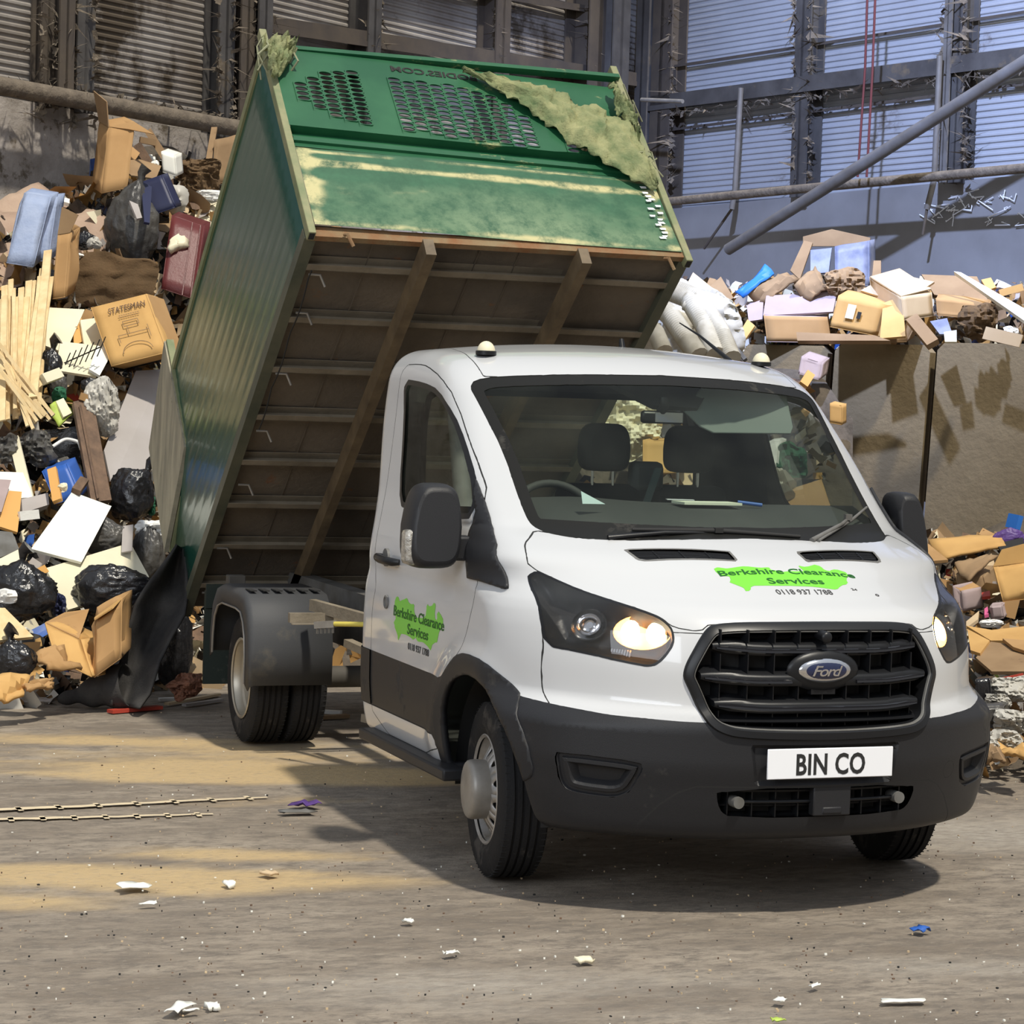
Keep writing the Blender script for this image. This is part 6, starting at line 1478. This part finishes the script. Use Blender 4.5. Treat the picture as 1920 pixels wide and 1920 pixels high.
board('cardboard_sheet','dull flat cardboard leaning behind the low flat carton','cardboard',M['card3'],[(1728,516),(1832,520),(1856,572),(1752,554)],F=UD,lift=.35)
board('white_panel','long white door panel sloping at the right above the bay','board',M['white'],[(1789,512),(1802,514),(1925,584),(1920,604)],F=UD,lift=.7,th=.04)
o,_=carton('carton','blue printed poster carton standing highest on the right-hand heap',(1566,545),(1628,535),(1565,462,.1),(1580,540,.3),M['poster'],F=UD,lift=.45,dent=.01)
board('cardboard_sheet','brown back flap above the blue poster carton','cardboard',M['card3'],[(1506,444),(1560,430),(1632,446),(1630,462),(1506,462)],F=UD,lift=.30)
board('poster','small blue print sheet left of the poster carton','poster',M['poster'],[(1520,470),(1560,466),(1554,512),(1520,514)],F=UD,lift=.52)
board('cardboard_sheet','tall dull cardboard leaning left of the blue prints','cardboard',M['card3'],[(1508,452),(1524,456),(1500,525),(1482,508)],F=UD,lift=.50)
board('plastic_sheet','bright blue plastic sheet slanting on the right-hand heap','plastic sheet',M['blueb'],[(1438,503),(1452,514),(1394,562),(1379,548)],F=UD,lift=.62,bend=.03)
board('cardboard_sheet','brown open carton corner right of the blue sheet','cardboard',M['card3'],[(1400,560),(1460,515),(1500,530),(1440,562)],F=UD,lift=.55,bend=.06)
board('cardboard_sheet','curled cardboard in the hollow below the poster carton','cardboard',M['card3'],[(1490,545),(1530,500),(1550,548),(1520,560)],F=UD,lift=.60,bend=.05)
crumple('crumpled brown paper below the poster carton',1580,535,80,60,80,M['card3'],F=UD,lift=.55,name='paper',cat='paper',amp=.1)
board('cardboard_sheet','small tan board behind the poster carton on its right','cardboard',M['card3'],[(1632,490),(1652,490),(1652,525),(1634,528)],F=UD,lift=.3)
board('cardboard_sheet','angled cardboard nearest the tipper on the right-hand heap','cardboard',M['card4'],[(1300,512),(1335,540),(1310,555),(1285,540)],F=UD,lift=.5)
board('cardboard_sheet','brown folded carton left of the blue plastic sheet','cardboard',M['card3'],[(1325,545),(1352,520),(1376,560),(1350,575)],F=UD,lift=.5)
board('cardboard_sheet','pale flap below the brown folded carton','cardboard',M['card4'],[(1340,560),(1385,600),(1370,625),(1330,590)],F=UD,lift=.55)
board('dark_panel','black flat screen-like panel beside the ribbed ducts','panel',M['gap'],[(1332,585),(1348,580),(1385,630),(1368,640)],F=UD,lift=.85)
board('cardboard_sheet','tan board standing at the left end of the bay edge','cardboard',M['card2'],[(1402,600),(1416,612),(1392,646),(1378,640)],F=UD,lift=.8)
board('cardboard_sheet','pinkish cardboard strip left of the long brown carton','cardboard',M['cardp'],[(1400,570),(1432,562),(1430,600),(1404,604)],F=UD,lift=.5)
board('cardboard_sheet','flattened brown cardboard stack along the top of the bay panels','cardboard',M['card3'],[(1494,626),(1640,632),(1670,642),(1496,642)],F=UD,lift=1.0,th=.05)
plank('stout brown plank propped on the bay panel edge',(1710,598),(1750,646),.10,.06,M['card3'],F=UD,lift=1.05)
board('poster','small white and grey printed card right of the propped plank','card',M['poster'],[(1744,604),(1776,598),(1786,628),(1762,628)],F=UD,lift=.95)
board('poster','small pale yellow printed card beneath the grey one','card',M['cream'],[(1770,624),(1794,620),(1794,642),(1772,642)],F=UD,lift=.98)
crumple('rotted dark brown sack on the bay panel edge',1832,608,72,76,81,M['brown'],F=UD,lift=.95,name='rotted_sack',cat='sack',amp=.15)
plank('pale split board lying on the bay panel edge near the frame edge',(1846,624),(1915,640),.10,.02,M['card4'],F=UD,lift=1.05)
crumple('white paper scrap behind the pale split board',1893,622,30,20,82,M['whitep'],F=UD,lift=.62,name='paper',cat='paper',amp=.04,n=10)
board('orange_panel','round-cornered orange board behind the white door panel','board',M['orange'],[(1840,526),(1858,522),(1868,540),(1852,546)],F=UD,lift=.4)
plank('orange lath above the white door panel at the frame edge',(1874,550),(1918,538),.06,.02,M['card2'],F=UD,lift=.4)
# ------------------------------------------------------------------ cardboard heap right of the truck
board('cardboard_sheet','long yellow-brown cardboard strip beside the passenger mirror','cardboard',M['card2'],[(1742,1022),(1872,1004),(1886,1030),(1768,1048)],F=QD,lift=.45,bend=.02)
board('cardboard_sheet','tan triangular flap beneath the passenger mirror','cardboard',M['card'],[(1718,1012),(1738,1020),(1778,1052),(1730,1056)],F=QD,lift=.55)
board('cardboard_sheet','small tan peak behind the long cardboard strip','cardboard',M['card'],[(1835,1004),(1843,992),(1866,1004),(1850,1008)],F=QD,lift=.3)
board('cardboard_sheet','torn cardboard flap with printing above the dark hollow','cardboard',M['card3'],[(1790,1068),(1838,1050),(1870,1050),(1818,1086)],F=QD,lift=.62,bend=.03)
o,_=carton('carton','brown open carton in the dark hollow beside the bonnet',(1798,1110),(1850,1112),(1790,1078),(1820,1090,.3),M['card3'],F=QD,lift=.2)
o,(a,u,v,w_)=carton('carton','big crumpled yellow-brown carton at the right frame edge',(1880,1128),(1945,1120),(1862,1062,.1),(1890,1120,.4),M['card2'],F=QD,lift=.75,dent=.06,seed=5)
flapquad(o,[a+v,a+v+u,a+v+u*.9+cu*.12,a+v+u*.25+cu*.10],M['card2']); flapquad(o,[a,a+u*.5,a+u*.35-cu*.12,a+u*.1-cu*.10],M['card'])
bag('purple and black plastic bag at the right edge below the bay panel',1893,1008,60,34,90,M['purple'],F=QD,lift=.5,name='plastic_bag',cat='plastic bag')
plank('bright blue plastic block on the purple bag',(1892,976),(1912,980),.10,.05,M['blueb'],F=QD,lift=.62,name='plastic_block',cat='block')
board('dark_panel','dark board below the purple bag','board',M['gap'],[(1868,1022),(1918,1010),(1922,1034),(1880,1040)],F=QD,lift=.5)
o,_=carton('carton','small tan carton with a barcode beside the passenger headlight',(1790,1136),(1806,1146),(1786,1098),(1826,1128,.1),M['cardp'],F=QD,lift=.62,m2=M['card'])
board('red_scrap','red plastic scrap above the pink pack','scrap',M['red'],[(1840,1114),(1856,1110),(1857,1120),(1841,1122)],F=QD,lift=.6)
board('pack','bright pink pack in the dark hollow','pack',M['pink'],[(1846,1144),(1852,1140),(1854,1154),(1846,1156)],F=QD,lift=.62)
o,_=carton('carton','small mauve and white printed carton beside the pink pack',(1860,1160),(1882,1158),(1856,1136),(1866,1154,.15),M['cardp'],F=QD,lift=.55)
crumple('white cloth rag lying below the pink pack',1857,1168,46,16,91,M['whitep'],F=QD,lift=.62,name='rag',cat='cloth',amp=.04,n=12)
board('cardboard_sheet','tan flap sticking up beside the headlight','cardboard',M['card4'],[(1812,1168),(1836,1148),(1834,1164),(1812,1180)],F=QD,lift=.62)
board('cardboard_sheet','wide orange-tan cardboard sheet at the right edge','cardboard',M['card2'],[(1812,1176),(1860,1184),(1930,1176),(1930,1204),(1858,1204)],F=QD,lift=.7)
board('cardboard_sheet','orange-tan cardboard flap folded below the wide sheet','cardboard',M['card2'],[(1814,1182),(1856,1204),(1838,1228),(1820,1222)],F=QD,lift=.74)
board('cardboard_sheet','dull grey-brown carton side with soaked edge','cardboard',M['card3'],[(1830,1236),(1858,1206),(1930,1216),(1930,1262),(1860,1262)],F=QD,lift=.68)
board('cardboard_sheet','brown flap above the wide sheet at the frame edge','cardboard',M['card'],[(1880,1200),(1930,1204),(1930,1226),(1900,1216)],F=QD,lift=.78)
plank('thin red straw lying on the plastic bags',(1880,1272),(1918,1264),.012,.012,M['red'],F=QD,lift=.75,name='straw',cat='straw')
o,_=carton('film_bale','black film wrapped bale beside the front wing',(1832,1320),(1858,1318),(1828,1274),(1840,1314,.3),M['bag'],F=QD,lift=.6,cat='bale')
o,_=carton('film_bale','lower black film wrapped bale beside the bumper',(1836,1358),(1882,1356),(1834,1326),(1846,1350,.3),M['bag2'],F=QD,lift=.65,cat='bale')
for i,(x,y,w_,h_,l_) in enumerate(((1886,1292,76,56,'clear plastic bag of mixed packing, highest at the right edge'),(1868,1316,50,40,'crumpled clear film between the black bales'),(1894,1352,70,50,'clear plastic bag with green contents at the right edge'),(1872,1392,80,50,'crushed white clear film above the low tan sheet'),(1850,1404,40,36,'pale clear film touching the bumper corner'))):
    crumple(l_,x,y,w_,h_,95+i,M['clear'],F=QD,lift=.6,name='clear_bag',cat='plastic bag',amp=.12,n=26)
board('cardboard_sheet','orange-brown torn cardboard lowest on the floor at the right','cardboard',M['card2'],[(1862,1400),(1930,1404),(1930,1436),(1876,1420)],F=QD,lift=.62,bend=.05,seed=8)
board('cardboard_sheet','dark folded cardboard edge left of the lowest torn sheet','cardboard',M['card3'],[(1848,1412),(1866,1402),(1884,1438),(1852,1426)],F=QD,lift=.64,bend=.03)
# ------------------------------------------------------------------ litter on the floor
def litter(name,label,px,py,w_,d_,rot,m_,h=.004,bend=.008,cat='litter',seed=0):
    p=hit(px,py,2,.006); b=MB(); c_,s_=math.cos(rot),math.sin(rot); P=[]
    for i in range(6):
        row=[]
        for j in range(4):
            u,v=(i/5-.5)*w_,(j/3-.5)*d_; k=1+.25*vnoise(np.array([[i*1.1,j*1.3,seed*2.2]]))[0]
            row.append((u*k*c_-v*s_,u*s_+v*c_*k,.004+bend*(1+vnoise(np.array([[i*.8,j*.9,seed*3.1]]))[0])))
        P.append(row)
    b.grid(P); o=b.build(name,m_,smooth=50,solid=h); o.location=p.tolist(); tag(o,label,cat); return o
litter('paper_scrap','flat white paper scrap on the open floor left of the truck',250,1666,.11,.09,.2,M['white'],bend=.012,seed=1)
litter('paper_scrap','small white crumb of plaster on the floor left of centre',428,1659,.035,.045,.3,M['white'],h=.02,seed=2)
litter('paper_scrap','torn white paper strip near the bottom left of the floor',335,1896,.12,.05,.9,M['white'],bend=.01,seed=3)
litter('paper_scrap','small white paper tip beside the torn strip',358,1899,.05,.02,.1,M['white'],seed=4)
litter('plaster_lump','small white plaster lump right of the torn paper strip',398,1888,.035,.03,0,M['white'],h=.02,seed=5,cat='plaster')
litter('crisp_packet','purple foil packet lying on the floor before the rear wheel',573,1514,.11,.10,.4,M['purple'],bend=.02,cat='packet',seed=6)
litter('twig_scrap','grey crushed scrap beside the purple packet',556,1525,.16,.06,.1,M['chgrey'],bend=.01,seed=7)
litter('plaster_lump','tan crumbly lump on the floor before the front wheel',503,1640,.05,.06,.6,M['card4'],h=.01,seed=8,cat='plaster')
litter('paper_scrap','white chip on the floor left of the bottom centre',764,1730,.035,.03,0,M['white'],h=.01,seed=9)
litter('paper_scrap','flat white chip on the pale floor patch below centre',846,1790,.05,.03,.2,M['white'],seed=10)
litter('blue_scrap','blue plastic scrap on the floor before the bumper',1725,1748,.06,.05,.5,M['bluep'],bend=.012,cat='scrap',seed=11)
litter('plaster_lump','pale fluffy lump on the floor left of the bottom centre shadow',1095,1803,.06,.04,.1,M['cream'],h=.012,seed=12,cat='plaster')
litter('paper_scrap','white chip below the bumper shadow',1528,1852,.04,.02,.3,M['white'],seed=13)
litter('paper_scrap','tiny tilted white scrap at the bottom right of centre',1463,1880,.04,.03,.8,M['white'],seed=14)
litter('plaster_smear','smeared white plaster crumbs near the bottom right',1695,1878,.14,.04,-.2,M['white'],h=.003,bend=.002,cat='plaster',seed=15)
litter('green_scrap','pale green bottle top scrap at the bottom edge',1458,1917,.04,.03,0,M['lime2'],seed=16,cat='scrap')
litter('paper_scrap','thin pale splinter on the floor at the lower left',278,1698,.06,.015,.1,M['white'],seed=17)
litter('wood_splinter','thin curled splinter on the floor near the bottom',1050,1862 if 0 else 525,.001,.001,0,M['white']) if 0 else None
r_=RS(77); b=MB(); mats=[M['white'],M['card4'],M['wood2'],M['gap']]
for k in range(1100):
    px,py=r_.uniform(-60,1980),1330+600*r_.rand()**.8
    if py<1420 and px>1500: continue
    p=hit(px,py,2,.003); 
    if abs(p[0])<1.0 and -1.0<p[1]<5: pass
    a=r_.uniform(.002,.009); t=r_.uniform(0,6.28); q=a*r_.uniform(.3,1); u=np.array([math.cos(t),math.sin(t),0])*a; v=np.array([-math.sin(t),math.cos(t),0])*q
    b.obox(p-u/2-v/2,u,v,np.array([0,0,r_.uniform(.002,.007)]),int(r_.choice(4,p=[.20,.32,.26,.22])))
tag(b.build('floor_grit',mats),'tiny chips and grit scattered over the shed floor','grit',kind='stuff')
# tyre prints in the sawdust
b=MB()
for (A_,B_,wd) in (((-40,1520),(500,1494),.030),((-40,1537),(400,1526),.028)):
    a=hit(*A_,2,.003); c=hit(*B_,2,.003); n=60; d=(c-a)/np.linalg.norm(c-a); e=np.array([-d[1],d[0],0])
    P=[]
    for i in range(n+1):
        t=i/n; w2=wd*(1-.6*t)*(1+.2*vnoise(np.array([[i*.7,A_[1],0.]]))[0]); m0=a*(1-t)+c*t+e*.01*vnoise(np.array([[i*.2,A_[1],3.]]))[0]; P.append([m0-e*w2,m0+e*w2])
    b.grid(P)
    for i in range(0,n,8):
        t=i/n; m0=a*(1-t)+c*t; b.grid([[m0-e*.05-d*.012,m0+e*.05-d*.012],[m0-e*.05+d*.012,m0+e*.05+d*.012]])
tag(b.build('sawdust_tyre_print',mat('sawdust_pale',(.60,.50,.34),.95)),'pale sawdust tyre print lines crossing the floor at the left','sawdust',kind='stuff')

r_=RS(91)
